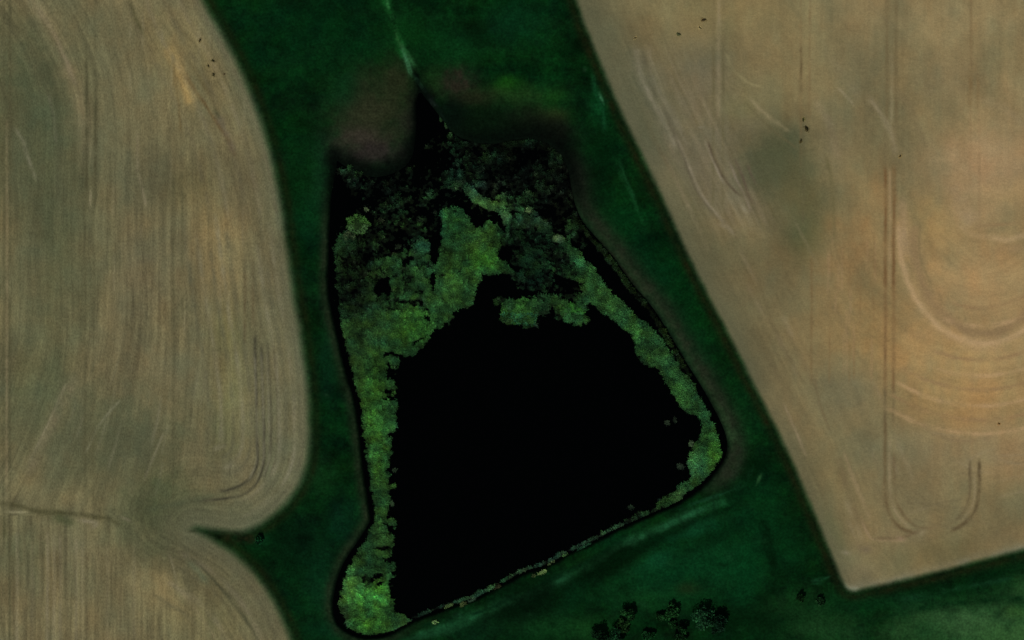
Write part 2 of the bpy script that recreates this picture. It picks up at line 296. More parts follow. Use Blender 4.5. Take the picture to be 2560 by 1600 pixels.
# drill lines, lower field
for k, (x, o, c) in enumerate([(42, .4, 120), (118, .5, 122), (135, .5, 124), (150, .4, 120), (190, .35, 120), (205, .3, 118), (80, .3, 112), (268, .25, 114), (335, .3, 116)]):
    V(x, 1320 + 6 * k, 1640, 4, o, (c, c - 8, c - 34), seed=150 + k)
for k, x in enumerate([100, 168, 245, 215, 60, 300]): V(x, 1330, 1640, 3.4, .35, (82, 76, 54), seed=160 + k)
T([(480, 1395), (520, 1435), (560, 1480), (600, 1530), (640, 1590), (660, 1640)], 4, .6, (62, 62, 44), seed=170)
T([(470, 1400), (490, 1425), (520, 1460)], 9, .4, (84, 96, 72), seed=171); T([(420, 1380), (434, 1420), (445, 1470)], 3, .45, (122, 116, 90), seed=172)
T([(415, 1370), (432, 1430), (440, 1500)], 3, .35, D1, seed=173); T([(500, 1500), (560, 1560), (600, 1640)], 3, .35, (84, 80, 56), seed=174)
T([(455, 1480), (500, 1540), (540, 1600)], 5, .35, (128, 116, 86), seed=175)
T([(470, 1327), (510, 1330), (560, 1332), (610, 1334)], 3.5, .7, (42, 46, 30), seed=176)
# right field
for k, x in enumerate([1784, 1808]): V(x, -200, 250, 4, .4, (100, 90, 62), seed=180 + k); V(x - 1, 100, 520, 4, .5, (92, 86, 60), seed=182 + k)
V(1796, -100, 300, 5, .3, (136, 122, 94), seed=184)
V(2002, -200, 120, 3, .25, D2, seed=185); V(2002, 115, 235, 3.6, .75, (92, 78, 52), seed=186); V(2002, 235, 420, 3, .3, D2, seed=187); V(2024, -200, 300, 3.4, .3, D2, seed=188)
V(2008, 300, 560, 4, .4, (84, 78, 54), seed=189); V(2028, 640, 960, 3.6, .5, (104, 86, 56), seed=190)
for k, (x, o) in enumerate([(2217, .58), (2240, .58)]): V(x, -300, 310, 4.5, o, (100, 88, 60), seed=192 + k)
V(2229, 130, 310, 4, .35, (140, 128, 98), seed=194)
for k, x in enumerate([2213, 2234]): V(x, 415, 720, 4.4, .85, (106, 82, 52), seed=195 + k); V(x, 700, 985, 4.4, .62, (108, 84, 54), seed=197 + k); V(x, 300, 420, 4, .25, (100, 88, 62), seed=199 + k)
V(2224, 420, 720, 3.4, .5, (146, 122, 88), seed=201); V(2212, 960, 1060, 4, .7, (96, 84, 58), seed=202); V(2233, 960, 1060, 4, .4, (96, 84, 58), seed=203)
T([(2213, 1050), (2212, 1130), (2213, 1200), (2216, 1255), (2230, 1295), (2255, 1322), (2290, 1334)], 4.6, .8, (94, 80, 54), seed=204)
T([(2235, 1130), (2236, 1200), (2241, 1250), (2260, 1290), (2290, 1315), (2318, 1322)], 4, .7, (96, 82, 56), seed=205)
T([(2224, 1100), (2225, 1220), (2240, 1280), (2275, 1322)], 3.4, .5, (136, 120, 90), seed=206)
T([(2425, 1150), (2424, 1230), (2412, 1275), (2390, 1300), (2365, 1316)], 4, .7, (92, 80, 56), seed=207)
T([(2448, 1150), (2448, 1220), (2440, 1270), (2415, 1305), (2375, 1330)], 4.4, .85, (86, 74, 50), seed=208); T([(2436, 1180), (2434, 1255), (2402, 1306)], 3.4, .4, (138, 122, 92), seed=209)
V(2428, -200, 175, 3.4, .3, D2, seed=210); V(2450, -200, 175, 3.4, .45, (118, 104, 72), seed=211); V(2425, 180, 270, 6, .7, (112, 94, 62), seed=212); V(2444, 190, 272, 4, .7, (114, 96, 64), seed=213)
V(2426, 270, 470, 3.4, .3, (128, 106, 74), seed=214); V(2448, 270, 600, 3.4, .3, (128, 106, 74), seed=215); V(2430, 900, 1140, 4, .2, (130, 104, 70), seed=216)
# the arcs where the drill turned
T([(2286, 560), (2287, 620), (2300, 690), (2330, 755), (2380, 805), (2440, 832), (2490, 832), (2535, 808), (2580, 770), (2660, 640)], 14, .9, (128, 106, 74), seed=220, rough=.25)
T([(2246, 560), (2252, 640), (2275, 715), (2310, 775), (2365, 830), (2430, 855), (2490, 856), (2550, 832), (2620, 780)], 8, .6, (172, 144, 106), seed=221, rough=.3)
T([(2256, 500), (2262, 600), (2268, 650)], 12, .5, (152, 128, 96), seed=222); T([(2385, 842), (2440, 866), (2500, 868)], 16, .35, (168, 138, 98), seed=223)
T([(2300, 560), (2300, 640), (2330, 720)], 3.4, .45, (112, 98, 66), seed=224); T([(2345, 725), (2358, 760)], 4, .4, (110, 96, 66), seed=225)
T([(2440, 566), (2490, 562), (2545, 558)], 5, .6, (132, 110, 76), seed=226); T([(2475, 592), (2515, 599), (2560, 588), (2600, 570)], 7, .55, (170, 144, 106), seed=227, rough=.2)
T([(2390, 560), (2430, 585), (2475, 595)], 5, .3, (166, 140, 104), seed=228)
T([(2480, 625), (2550, 620), (2620, 600)], 10, .3, (134, 110, 80), seed=229)
for k, r in enumerate([300, 345, 430, 470, 505, 545, 580, 615]):
    a0, a1 = (.55, 1.9) if k < 4 else (.8, 2.05)
    pts = [(CX + r / 1.18 * math.cos(a), CY + r * math.sin(a)) for a in np.linspace(a0, a1, 9)]
    T(pts, 5, .5, (166, 137, 98) if k % 2 else (132, 107, 74), seed=230 + k, rough=.9)
T([(2300, 1060), (2350, 1090), (2420, 1103), (2480, 1090)], 6, .4, (118, 100, 72), seed=240)
# lighter and darker sweeps beside the long edge
for k, (dx, w, o, c) in enumerate([(0, 5, .7, (132, 124, 104)), (15, 4, .6, (80, 76, 60)), (-13, 5, .5, (78, 80, 62)), (30, 4, .5, (126, 118, 98))]):
    T([(1590 + dx, 118), (1604 + dx, 190), (1630 + dx, 250), (1655 + dx, 292), (1690 + dx, 370)], w * 1.7, o * .62, c, seed=245 + k)
T([(1665, 290), (1700, 370), (1735, 460), (1780, 530), (1812, 556)], 4, .6, (82, 76, 58), seed=250); T([(1690, 340), (1725, 420), (1750, 480), (1800, 545), (1815, 555)], 3.6, .5, (136, 126, 104), seed=251)
T([(1768, 352), (1790, 410), (1820, 460), (1850, 488)], 3.4, .75, (76, 66, 50), seed=252); T([(1763, 352), (1790, 420), (1812, 460)], 2.8, .45, (138, 128, 108), seed=253)
T([(1838, 398), (1855, 440), (1872, 490), (1885, 510)], 4, .6, (84, 72, 58), seed=254); T([(1868, 410), (1880, 440), (1892, 465)], 3.6, .5, (86, 74, 60), seed=255)
T([(1823, 405), (1842, 450), (1866, 500), (1876, 530)], 3, .5, (136, 124, 108), seed=256); T([(1854, 516), (1866, 530)], 5, .6, (150, 142, 120), seed=257)
T([(1795, 560), (1820, 568), (1838, 590)], 5, .35, (128, 118, 96), seed=258)
T([(1745, 318), (1758, 318)], 2.5, .5, (142, 138, 118), seed=259)
T([(1862, 255), (1905, 300), (1950, 340), (1995, 372)], 3.6, .6, (88, 82, 56), seed=260); T([(1872, 245), (1920, 290), (1975, 330)], 5, .45, (136, 124, 92), seed=261)
T([(1812, 130), (1835, 175), (1870, 205), (1910, 220)], 3.6, .4, (138, 128, 90), seed=262); T([(1960, -30), (1985, 20), (2000, 50)], 5, .4, (98, 92, 64), seed=263)
T([(2160, -20), (2195, 30), (2235, 70)], 4, .4, (110, 100, 72), seed=264); T([(2095, 220), (2120, 245), (2135, 265)], 3, .5, (142, 130, 102), seed=265)
T([(2170, 240), (2205, 290), (2228, 335), (2240, 385)], 7, .5, (138, 126, 98), seed=266); T([(2190, 260), (2222, 320)], 3, .4, (102, 94, 68), seed=267)
T([(2235, 215), (2275, 270), (2300, 330), (2315, 370)], 9, .45, (106, 94, 66), seed=268); T([(2065, 390), (2078, 450), (2084, 520), (2084, 600)], 4.6, .6, (92, 86, 56), seed=269)
T([(2040, 250), (2075, 320), (2095, 400)], 10, .25, (130, 116, 92), seed=270); T([(2060, 120), (2110, 190), (2150, 250)], 14, .3, (116, 108, 80), seed=271)
T([(2380, 460), (2410, 530), (2440, 560)], 20, .25, (150, 130, 104), seed=272); T([(2450, 250), (2510, 270), (2580, 330)], 12, .25, (138, 124, 94), seed=273)
for k in range(34):                        # long scratches parallel to the edge
    i = rng.randint(20, len(E_right) - 16); off = 40 + rng.rand() * 240; a = E_right[i]; b = E_right[min(i + 2 + rng.randint(6), len(E_right) - 14)]
    n = np.array([b[1] - a[1], -(b[0] - a[0])]); n /= np.linalg.norm(n) + 1e-6
    c = (132, 118, 92) if k % 2 else (92, 82, 58)
    T([tuple(a + n * off), tuple((a + b) / 2 + n * off), tuple(b + n * off)], 4 + rng.rand() * 3, .22, c, seed=280 + k)
T([(1895, 700), (1925, 790), (1965, 880), (2010, 960)], 4, .5, (92, 82, 56), seed=320); T([(2035, 940), (2050, 1010), (2075, 1080)], 4, .45, (98, 84, 58), seed=321)
T([(1960, 1010), (1990, 1080), (2015, 1140)], 3.6, .5, (136, 120, 92), seed=322); T([(2110, 1130), (2135, 1200), (2160, 1260), (2176, 1300)], 5, .55, (136, 118, 86), seed=323)
T([(2095, 1140), (2115, 1210), (2140, 1280), (2168, 1335)], 8, .4, (100, 86, 60), seed=324); T([(2155, 1300), (2170, 1335), (2190, 1350), (2260, 1352)], 3.4, .6, (140, 120, 88), seed=325)
T([(2185, 1345), (2250, 1345), (2310, 1322), (2340, 1320)], 4, .5, (98, 82, 58), seed=326); T([(2298, 1338), (2310, 1328)], 6, .7, (152, 136, 106), seed=327)
T([(2245, 1344), (2262, 1350)], 5, .6, (146, 122, 96), seed=328); T([(2105, 1380), (2125, 1384)], 5, .5, (140, 130, 108), seed=329); T([(2140, 1370), (2180, 1376)], 12, .4, (96, 84, 66), seed=330)
for k in range(16):
    x0 = 2260 + rng.rand() * 240; y0 = 1080 + rng.rand() * 260; l = 50 + rng.rand() * 70; s = .35 - rng.rand() * .8
    T([(x0, y0), (x0 + l / 2, y0 + s * l * .6), (x0 + l, y0 + s * l)], 3, .3, (132, 118, 90) if k % 2 else (96, 86, 62), seed=331 + k)
for k in range(30):
    x0 = 2060 + rng.rand() * 130; y0 = 560 + rng.rand() * 300; V(x0, y0, y0 + 40 + rng.rand() * 80, 2.8, .3, (112, 90, 58) if k % 2 else (146, 120, 86), seed=350 + k)

# --- the meadow
grass = Paint((5, 33, 13))
def G(*a, **k): grass.splat(*a, **k)
n1 = fbm(X / 60, Y / 60, 40, 4); n2 = fbm(X / 22, Y / 22, 42, 4, .7); n3 = fbm(X / 90, Y / 30, 44, 3)
grass.c *= (1 + .6 * n1 + .5 * n2 + .3 * fbm(X / 7, Y / 7, 47, 3, .8))[..., None]
grass.c *= .9; grass.c[..., 2] *= .82; grass.c[..., 0] += 3 * n3; grass.c[..., 2] += 4 * fbm(X / 50, Y / 50, 45, 3)
G(800, 60, 160, 120, (4, 34, 14), op=.5); G(1180, 75, 26, 22, (2, 14, 3), op=.9); G(1200, 105, 22, 14, (2, 18, 4), op=.7); G(1330, 20, 22, 12, (3, 18, 4), op=.8)
G(1290, 50, 70, 50, (6, 42, 20), op=.7); G(1130, 120, 60, 40, (8, 46, 18), op=.7); G(1030, 80, 60, 50, (8, 46, 14), op=.6); G(1450, 115, 24, 26, (2, 16, 4), op=.9)
G(1270, 212, 34, 20, (17, 62, 12), op=.9); G(1380, 245, 30, 18, (14, 58, 14), op=.8); G(1300, 240, 90, 26, (24, 48, 18), op=.8); G(1380, 290, 40, 20, (34, 52, 20), op=.8)
G(1140, 205, 44, 34, (36, 32, 24), op=.9, sc=12); G(1180, 245, 50, 22, (32, 31, 19), op=.7); G(1080, 200, 20, 30, (20, 44, 16), op=.6)
G(930, 310, 88, 90, (36, 38, 24), op=.8); G(990, 200, 34, 50, (34, 34, 20), op=.75); G(960, 250, 75, 70, (30, 37, 20), op=.9); G(900, 290, 40, 70, (32, 36, 22), op=.6); G(895, 350, 66, 30, (46, 42, 34), op=.85); G(930, 280, 40, 30, (42, 44, 28), op=.6, sc=12)
G(1020, 310, 26, 40, (36, 33, 26), op=.7); G(940, 385, 80, 26, (36, 32, 29), op=.85); G(1380, 330, 50, 34, (30, 32, 20), op=.7); G(1438, 450, 20, 70, (32, 30, 20), op=.7); G(1310, 300, 60, 30, (30, 32, 20), op=.7)
G(860, 220, 30, 40, (8, 44, 20), op=.6); G(760, 420, 40, 120, (6, 38, 12), op=.6); G(800, 450, 22, 110, (14, 42, 24), op=.5); G(770, 560, 30, 60, (6, 44, 22), op=.5)
G(1450, 460, 30, 100, (8, 46, 16), op=.6); G(1510, 400, 30, 100, (3, 26, 8), op=.7); G(1470, 600, 60, 70, (6, 44, 18), op=.5); G(1560, 560, 40, 60, (4, 44, 16), op=.6)
G(1500, 260, 20, 40, (10, 62, 28), op=.6); G(1640, 680, 50, 60, (4, 42, 18), op=.6, ang=-30); G(1700, 830, 40, 110, (4, 40, 16), op=.6, ang=-26)
G(1840, 1060, 40, 90, (8, 40, 14), op=.5); G(1900, 1290, 60, 90, (5, 44, 18), op=.7); G(1960, 1380, 50, 60, (5, 42, 16), op=.6); G(1870, 1180, 26, 26, (3, 24, 6), op=.8)
G(1640, 1430, 120, 70, (6, 50, 24), op=.6); G(1800, 1400, 80, 70, (8, 52, 24), op=.7); G(1540, 1400, 70, 26, (4, 22, 5), op=.85, ang=-24); G(1330, 1510, 90, 50, (3, 20, 6), op=.85)
G(1400, 1450, 40, 20, (4, 24, 8), op=.6, ang=-20); G(1430, 1500, 40, 40, (5, 44, 20), op=.5); G(1380, 1570, 90, 30, (12, 50, 20), op=.7); G(1200, 1580, 90, 30, (7, 34, 16), op=.6)
G(1600, 1500, 90, 30, (12, 54, 22), op=.6); G(1740, 1500, 60, 26, (10, 50, 20), op=.5); G(1880, 1560, 90, 50, (3, 26, 8), op=.6); G(1860, 1440, 40, 80, (5, 48, 20), op=.6)
G(2000, 1530, 90, 50, (18, 46, 20), op=.6); G(2080, 1580, 80, 40, (24, 56, 26), op=.6); G(2230, 1500, 150, 24, (8, 44, 18), op=.6); G(2300, 1470, 80, 14, (3, 28, 8), op=.6)
G(2430, 1560, 130, 45, (45, 76, 42), op=.95); G(2520, 1600, 90, 50, (46, 80, 40), op=.9); G(2300, 1580, 80, 40, (34, 66, 32), op=.7); G(2560, 1470, 60, 40, (34, 66, 32), op=.8)
G(2540, 1530, 30, 16, (46, 78, 34), op=.5); G(2310, 1580, 24, 20, (20, 52, 24), op=.7); G(2480, 1440, 80, 14, (3, 26, 8), op=.8, ang=-14)
G(2450, 1680, 300, 60, (40, 74, 34), op=.6)
G(745, 1090, 26, 70, (22, 50, 24), op=.8); G(790, 1190, 40, 40, (14, 46, 20), op=.6); G(820, 900, 20, 90, (7, 36, 20), op=.5); G(740, 1350, 60, 50, (4, 26, 10), op=.7)
G(730, 1440, 40, 70, (3, 26, 10), op=.5); G(800, 1450, 40, 100, (8, 42, 22), op=.6); G(820, 1580, 60, 30, (6, 40, 20), op=.6); G(650, 1350, 24, 16, (8, 46, 20), op=.7); G(760, 1350, 26, 18, (2, 16, 6), op=.8)
G(860, 1310, 40, 50, (6, 34, 22), op=.5)
def M(pts, w, col, op=.7, **k):
    k['rough'] = k.get('rough', .6) + .5; grass.stroke(pts, w * (1.35 if col[1] > 50 else 1.1), tuple(c * .86 for c in col) if col[1] > 50 else col, op * (.72 if col[1] > 50 else 1), **k)
# trodden bank beside the ditch
grass.mixin(np.s_[:, :], (.75 * np.exp(-((sdP - 12) / 13.0) ** 2) * sstep(1150, 900, X) * sstep(430, 560, Y) * (1 + .8 * n2)).clip(0, 1).astype(np.float32), (28, 37, 22))
grass.mixin(np.s_[:, :], (.9 * np.exp(-((sdP - 24) / 24.0) ** 2) * sstep(1300, 1400, X) * sstep(360, 430, Y) * sstep(1260, 1180, Y) * (1 + .6 * n2)).clip(0, 1).astype(np.float32), (30, 38, 24))
M([(1475, 590), (1530, 650), (1590, 730), (1640, 800)], 14, (34, 34, 22), .6); M([(1790, 1010), (1820, 1070), (1850, 1110)], 14, (40, 62, 36), .6, seed=5); M([(1830, 1110), (1838, 1150), (1810, 1190)], 22, (33, 37, 27), .7, seed=6)
# wet seep with pale grass running down to the pond
M([(950, -60), (965, 10), (985, 60), (1000, 110), (1016, 150)], 11, (18, 74, 28), .95, rough=.7, seed=7); M([(962, -20), (972, 20), (988, 66), (1000, 104), (1010, 125)], 3.4, (40, 98, 48), .95, rough=1.0, seed=47); M([(1003, 115), (1014, 140), (1022, 165), (1030, 195)], 4.6, (58, 112, 72), .95, rough=1.1, seed=8)
M([(1000, 108), (1020, 140), (1040, 170)], 5, (40, 88, 48), .8, rough=1, seed=9); M([(985, 40), (992, 90), (1006, 120)], 4, (40, 84, 40), .7, rough=1.4, seed=10)
M([(1036, 180), (1050, 215), (1075, 255), (1100, 300)], 9, (1, 7, 3), .95, rough=.2, seed=11)
M([(1034, 190), (1052, 214), (1068, 236)], 3, (44, 92, 58), .95, rough=.9, seed=36); M([(1072, 240), (1082, 260), (1094, 266)], 5, (46, 66, 58), .85, rough=.9, seed=12); M([(1095, 270), (1112, 300), (1125, 325), (1130, 345)], 4, (20, 42, 34), .7, rough=1.2, seed=13)
# wheel marks and mown streaks in the grass
M([(1482, 180), (1490, 235), (1508, 275), (1512, 330)], 6, (16, 66, 34), .6, rough=1.2, seed=14); M([(1497, 230), (1510, 262)], 3, (70, 130, 90), .6, seed=15); M([(1470, 262), (1492, 264)], 4, (24, 80, 44), .5, seed=16)
M([(1538, 400), (1556, 445), (1580, 490), (1600, 540), (1626, 580)], 4.5, (20, 70, 34), .6, rough=1, seed=17); M([(1548, 400), (1566, 450), (1590, 500)], 3, (28, 80, 44), .4, rough=1, seed=18)
M([(1462, 170), (1461, 178)], 4, (80, 120, 90), .7, seed=19)
M([(1040, 1590), (1140, 1560), (1250, 1512), (1330, 1488), (1430, 1436), (1500, 1402), (1580, 1352), (1660, 1318), (1740, 1280), (1820, 1252)], 10, (28, 80, 46), .95, rough=.15, seed=20)
M([(1562, 1362), (1590, 1350), (1615, 1340)], 10, (44, 108, 68), .9, seed=21); M([(1140, 1540), (1160, 1535)], 12, (30, 76, 48), .7, seed=22); M([(1000, 1600), (1100, 1585), (1180, 1555)], 8, (18, 56, 30), .6, seed=23)
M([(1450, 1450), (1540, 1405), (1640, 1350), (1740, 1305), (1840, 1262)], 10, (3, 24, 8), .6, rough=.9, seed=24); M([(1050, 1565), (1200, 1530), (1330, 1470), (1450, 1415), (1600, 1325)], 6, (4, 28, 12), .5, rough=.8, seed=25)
M([(1680, 1275), (1760, 1250), (1850, 1215), (1885, 1165)], 5, (22, 66, 40), .55, rough=1.2, seed=26); M([(1890, 1215), (1903, 1185)], 3.6, (60, 110, 60), .7, seed=27)
M([(1890, 1290), (1915, 1340), (1932, 1400), (1940, 1450), (1925, 1490)], 10, (3, 24, 7), .75, rough=.8, seed=28); M([(1660, 1350), (1740, 1330), (1800, 1310)], 10, (8, 54, 28), .5, seed=29)
M([(2030, 1452), (2060, 1447), (2078, 1440)], 3.4, (34, 92, 58), .75, seed=30); M([(2028, 1460), (2056, 1458)], 3, (24, 78, 46), .6, seed=31); M([(2250, 1500), (2400, 1470), (2560, 1440)], 9, (14, 46, 24), .5, seed=32)
M([(2140, 1570), (2260, 1530), (2390, 1508), (2560, 1496)], 8, (5, 32, 12), .5, seed=33); M([(810, 985), (822, 990)], 4, (34, 62, 36), .6, seed=34)
for k in range(60):                        # streaky flecks of paler and darker grass
    x0 = 1100 + rng.rand() * 900; y0 = 1330 + rng.rand() * 280
    if sdf(np.array([x0]), np.array([y0]), POND)[0][0] < 30: continue
    l = 15 + rng.rand() * 40; a = -.5 + rng.rand() * .9
    M([(x0, y0), (x0 + l * math.cos(a), y0 + l * math.sin(a))], 3 + rng.rand() * 5, (22, 66, 34) if k % 2 else (3, 24, 8), .4, rough=1.2, seed=400 + k)
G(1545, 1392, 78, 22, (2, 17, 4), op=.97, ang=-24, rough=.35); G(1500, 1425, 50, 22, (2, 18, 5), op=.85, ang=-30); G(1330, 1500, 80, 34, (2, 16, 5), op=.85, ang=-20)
G(1925, 1370, 14, 80, (3, 22, 7), op=.6, ang=-12); G(1640, 1400, 40, 20, (10, 56, 30), op=.7, ang=-20); G(1800, 1340, 70, 16, (3, 26, 9), op=.6, ang=-25); G(1620, 1360, 80, 12, (3, 26, 9), op=.7, ang=-25)
G(1750, 1320, 50, 16, (10, 54, 28), op=.7, ang=-25); G(1850, 1545, 110, 20, (2, 22, 6), op=.7); G(1470, 1570, 60, 30, (16, 54, 20), op=.7); G(1890, 1160, 30, 20, (2, 20, 5), op=.7); G(1720, 1470, 26, 14, (20, 34, 14), op=.7)
G(1280, 328, 130, 26, (5, 9, 5), op=.8); G(1405, 380, 26, 50, (9, 12, 7), op=.7)
# bare headland line where plough meets grass
wE = (.7 * np.exp(-((sdR - 12) / 11.0) ** 2) + .55 * np.exp(-((np.minimum(sdL, sdB) - 12) / 11.0) ** 2)) * (.9 + 1.0 * n2)
grass.mixin(np.s_[:, :], np.clip(wE, 0, 1).astype(np.float32), (22, 24, 9))
M([(560, 1340), (600, 1345), (640, 1350)], 12, (30, 24, 12), .8, seed=35)
mud_n = .5 * np.exp(-(((X - 960) / 90) ** 2 + ((Y - 420) / 90) ** 2)) + sstep(1100, 1180, X) * 1.7
# wet dark ground that falls towards the pond in the north
wet = np.maximum(sstep(34 + 34 * mud_n, -8, sdP + 14 * n2) * sstep(600, 430, Y), .85 * sstep(13, -3, sdP + 5 * n2))
grass.mixin(np.s_[:, :], (wet * .95).astype(np.float32), (3, 6, 4))
G(1200, 300, 110, 34, (6, 18, 7), op=.85); G(1130, 290, 30, 40, (4, 12, 7), op=.8); G(1062, 262, 14, 40, (2, 6, 4), op=.8)

# --- blend soil and grass over a narrow soft edge
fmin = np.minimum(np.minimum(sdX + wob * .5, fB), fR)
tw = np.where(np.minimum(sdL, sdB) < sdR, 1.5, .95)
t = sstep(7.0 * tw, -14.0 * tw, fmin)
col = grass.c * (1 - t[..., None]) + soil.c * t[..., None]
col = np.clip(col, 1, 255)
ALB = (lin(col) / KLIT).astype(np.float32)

# --- heights (metres)
mudness = np.exp(-(((X - 930) / 130) ** 2 + ((Y - 400) / 60) ** 2))
slope_w = 16 + 60 * mudness
hz = .25 * fbm(X / 120, Y / 120, 50, 3) + .10 * fbm(X / 18, Y / 18, 51, 3) * (1 - t) + .03 * st * t + .03 * fbm(X / 4, Y / 4, 52, 2)
hz = hz * sstep(0, 30, sdP)
hz += .25 * np.exp(-((sdP - 22) / 14.0) ** 2) * sstep(500, 700, Y)
hz += -1.8 * sstep(8, -slope_w, sdP - 2)
hz += .8 * fbm(X / 9000, Y / 9000, 53, 2) * sstep(3000, 9000, np.hypot(X - 1280, Y - 800))
WATER_Z = -0.50

# ------------------------------------------------------------------ materials
def new_mat(name):
    m = bpy.data.materials.new(name); m.use_nodes = True
    return m, m.node_tree, m.node_tree.nodes['Principled BSDF']
def ground_mat(name, scale, amt, bump, rough=0.95, stretch=(1, 1, 1), fine=.15):
    m, nt, b = new_mat(name); N, Lk = nt.nodes, nt.links
    at = N.new('ShaderNodeAttribute'); at.attribute_name = 'Col'
    geo = N.new('ShaderNodeNewGeometry')
    mp = N.new('ShaderNodeMapping'); mp.inputs['Scale'].default_value = stretch; Lk.new(geo.outputs['Position'], mp.inputs[0])
    no = N.new('ShaderNodeTexNoise'); no.inputs['Scale'].default_value = scale; no.inputs['Detail'].default_value = 3; no.inputs['Roughness'].default_value = .65
    Lk.new(mp.outputs[0], no.inputs['Vector'])
    mr = N.new('ShaderNodeMapRange'); mr.inputs['From Min'].default_value = .25; mr.inputs['From Max'].default_value = .75
    mr.inputs['To Min'].default_value = 1 - amt; mr.inputs['To Max'].default_value = 1 + amt; Lk.new(no.outputs['Fac'], mr.inputs['Value'])
    n2 = N.new('ShaderNodeTexNoise'); n2.inputs['Scale'].default_value = scale * 3.1; n2.inputs['Detail'].default_value = 2
    Lk.new(mp.outputs[0], n2.inputs['Vector'])
    m2 = N.new('ShaderNodeMapRange'); m2.inputs['From Min'].default_value = .3; m2.inputs['From Max'].default_value = .7
    m2.inputs['To Min'].default_value = 1 - fine; m2.inputs['To Max'].default_value = 1 + fine; Lk.new(n2.outputs['Fac'], m2.inputs['Value'])
    mm = N.new('ShaderNodeMath'); mm.operation = 'MULTIPLY'; Lk.new(mr.outputs['Result'], mm.inputs[0]); Lk.new(m2.outputs['Result'], mm.inputs[1])
    mul = N.new('ShaderNodeVectorMath'); mul.operation = 'SCALE'
    Lk.new(at.outputs['Color'], mul.inputs[0]); Lk.new(mm.outputs[0], mul.inputs['Scale']); Lk.new(mul.outputs['Vector'], b.inputs['Base Color'])
    bp = N.new('ShaderNodeBump'); bp.inputs['Strength'].default_value = 1.0; bp.inputs['Distance'].default_value = bump
    Lk.new(no.outputs['Fac'], bp.inputs['Height']); Lk.new(bp.outputs[0], b.inputs['Normal'])
    b.inputs['Roughness'].default_value = rough; b.inputs['Specular IOR Level'].default_value = 0.02
    return m
M_soil = ground_mat('ploughed_soil', 1.1, .10, .04, fine=.20, stretch=(1.3, .7, 1))
M_soil2 = ground_mat('pale_ploughed_soil', 1.1, .07, .03, fine=.10)
M_grass = ground_mat('meadow_grass', .7, .26, .10, fine=.25)
M_leaf = ground_mat('reed_leaf', 1.5, .12, .02, rough=.8)
M_mat = ground_mat('floating_weed', 2.2, .45, .12, rough=.8)

# ------------------------------------------------------------------ mesh helpers
col0 = scene.collection
def tag(o, label=None, cat=None, group=None, kind=None):
    if label: o['label'] = label
    if cat: o['category'] = cat
    if group: o['group'] = group
    if kind: o['kind'] = kind
    return o
def mesh_np(name, verts, faces, mat, cols=None, parent=None, smooth_=True):
    me = bpy.data.meshes.new(name); verts = np.ascontiguousarray(verts, np.float32); faces = np.ascontiguousarray(faces, np.int32)
    k = faces.shape[1]
    me.vertices.add(len(verts)); me.vertices.foreach_set('co', verts.ravel())
    me.loops.add(faces.size); me.loops.foreach_set('vertex_index', faces.ravel())
    me.polygons.add(len(faces)); me.polygons.foreach_set('loop_start', np.arange(0, faces.size, k, dtype=np.int32))
    me.polygons.foreach_set('use_smooth', np.full(len(faces), smooth_, bool))
    if cols is not None:
        a = me.color_attributes.new('Col', 'FLOAT_COLOR', 'POINT')
        a.data.foreach_set('color', np.c_[cols, np.ones(len(cols))].astype(np.float32).ravel())
    me.update(calc_edges=True); me.materials.append(mat)
    o = bpy.data.objects.new(name, me); col0.objects.link(o)
    if parent: o.parent = parent
    return o
idx = np.arange(NX * NY).reshape(NY, NX)
Q = np.stack([idx[1:, :-1], idx[1:, 1:], idx[:-1, 1:], idx[:-1, :-1]], -1)
def cell(a): return .25 * (a[1:, :-1] + a[1:, 1:] + a[:-1, 1:] + a[:-1, :-1])
VW = np.stack([wx(X), wy(Y), hz], -1).reshape(-1, 3).astype(np.float32)
CW = ALB.reshape(-1, 3)
def submesh(name, mask, mat, V_=VW, C_=CW):
    f = Q[mask]; u, inv = np.unique(f, return_inverse=True)
    return mesh_np(name, V_[u], inv.reshape(f.shape), mat, C_[u])
cL, cB, cR = cell(fL) < -2, cell(fB) < -2, cell(fR) < -2
cB &= ~cL; cR &= ~(cL | cB)
tag(submesh('ploughed_field', cL, M_soil), kind='structure', label='large ploughed field with a rounded corner left of the pond')
tag(submesh('ploughed_field', cB, M_soil), kind='structure', label='ploughed field below the furrow in the lower left corner')
tag(submesh('ploughed_field', cR, M_soil2), kind='structure', label='paler orange tinged ploughed field with curved drill marks on the right')
tag(submesh('meadow', ~(cL | cB | cR), M_grass), kind='structure', label='dark green meadow around the pond')

# ------------------------------------------------------------------ water
mw, nt, b = new_mat('pond_water')
b.inputs['Base Color'].default_value = (.0006, .001, .0008, 1); b.inputs['Roughness'].default_value = .12; b.inputs['IOR'].default_value = 1.33
b.inputs['Specular IOR Level'].default_value = .12
no = nt.nodes.new('ShaderNodeTexNoise'); no.inputs['Scale'].default_value = .8; no.inputs['Detail'].default_value = 4
bp = nt.nodes.new('ShaderNodeBump'); bp.inputs['Strength'].default_value = .15; bp.inputs['Distance'].default_value = .05
nt.links.new(no.outputs['Fac'], bp.inputs['Height']); nt.links.new(bp.outputs[0], b.inputs['Normal'])
cP = (cell(sdP) < 22) & (cell(hz) < 0.2)
f = Q[cP]; u, inv = np.unique(f, return_inverse=True)
vv = VW[u].copy(); vv[:, 2] = WATER_Z
tag(mesh_np('water', vv, inv.reshape(f.shape), mw), kind='structure', label='black still water of the pond')

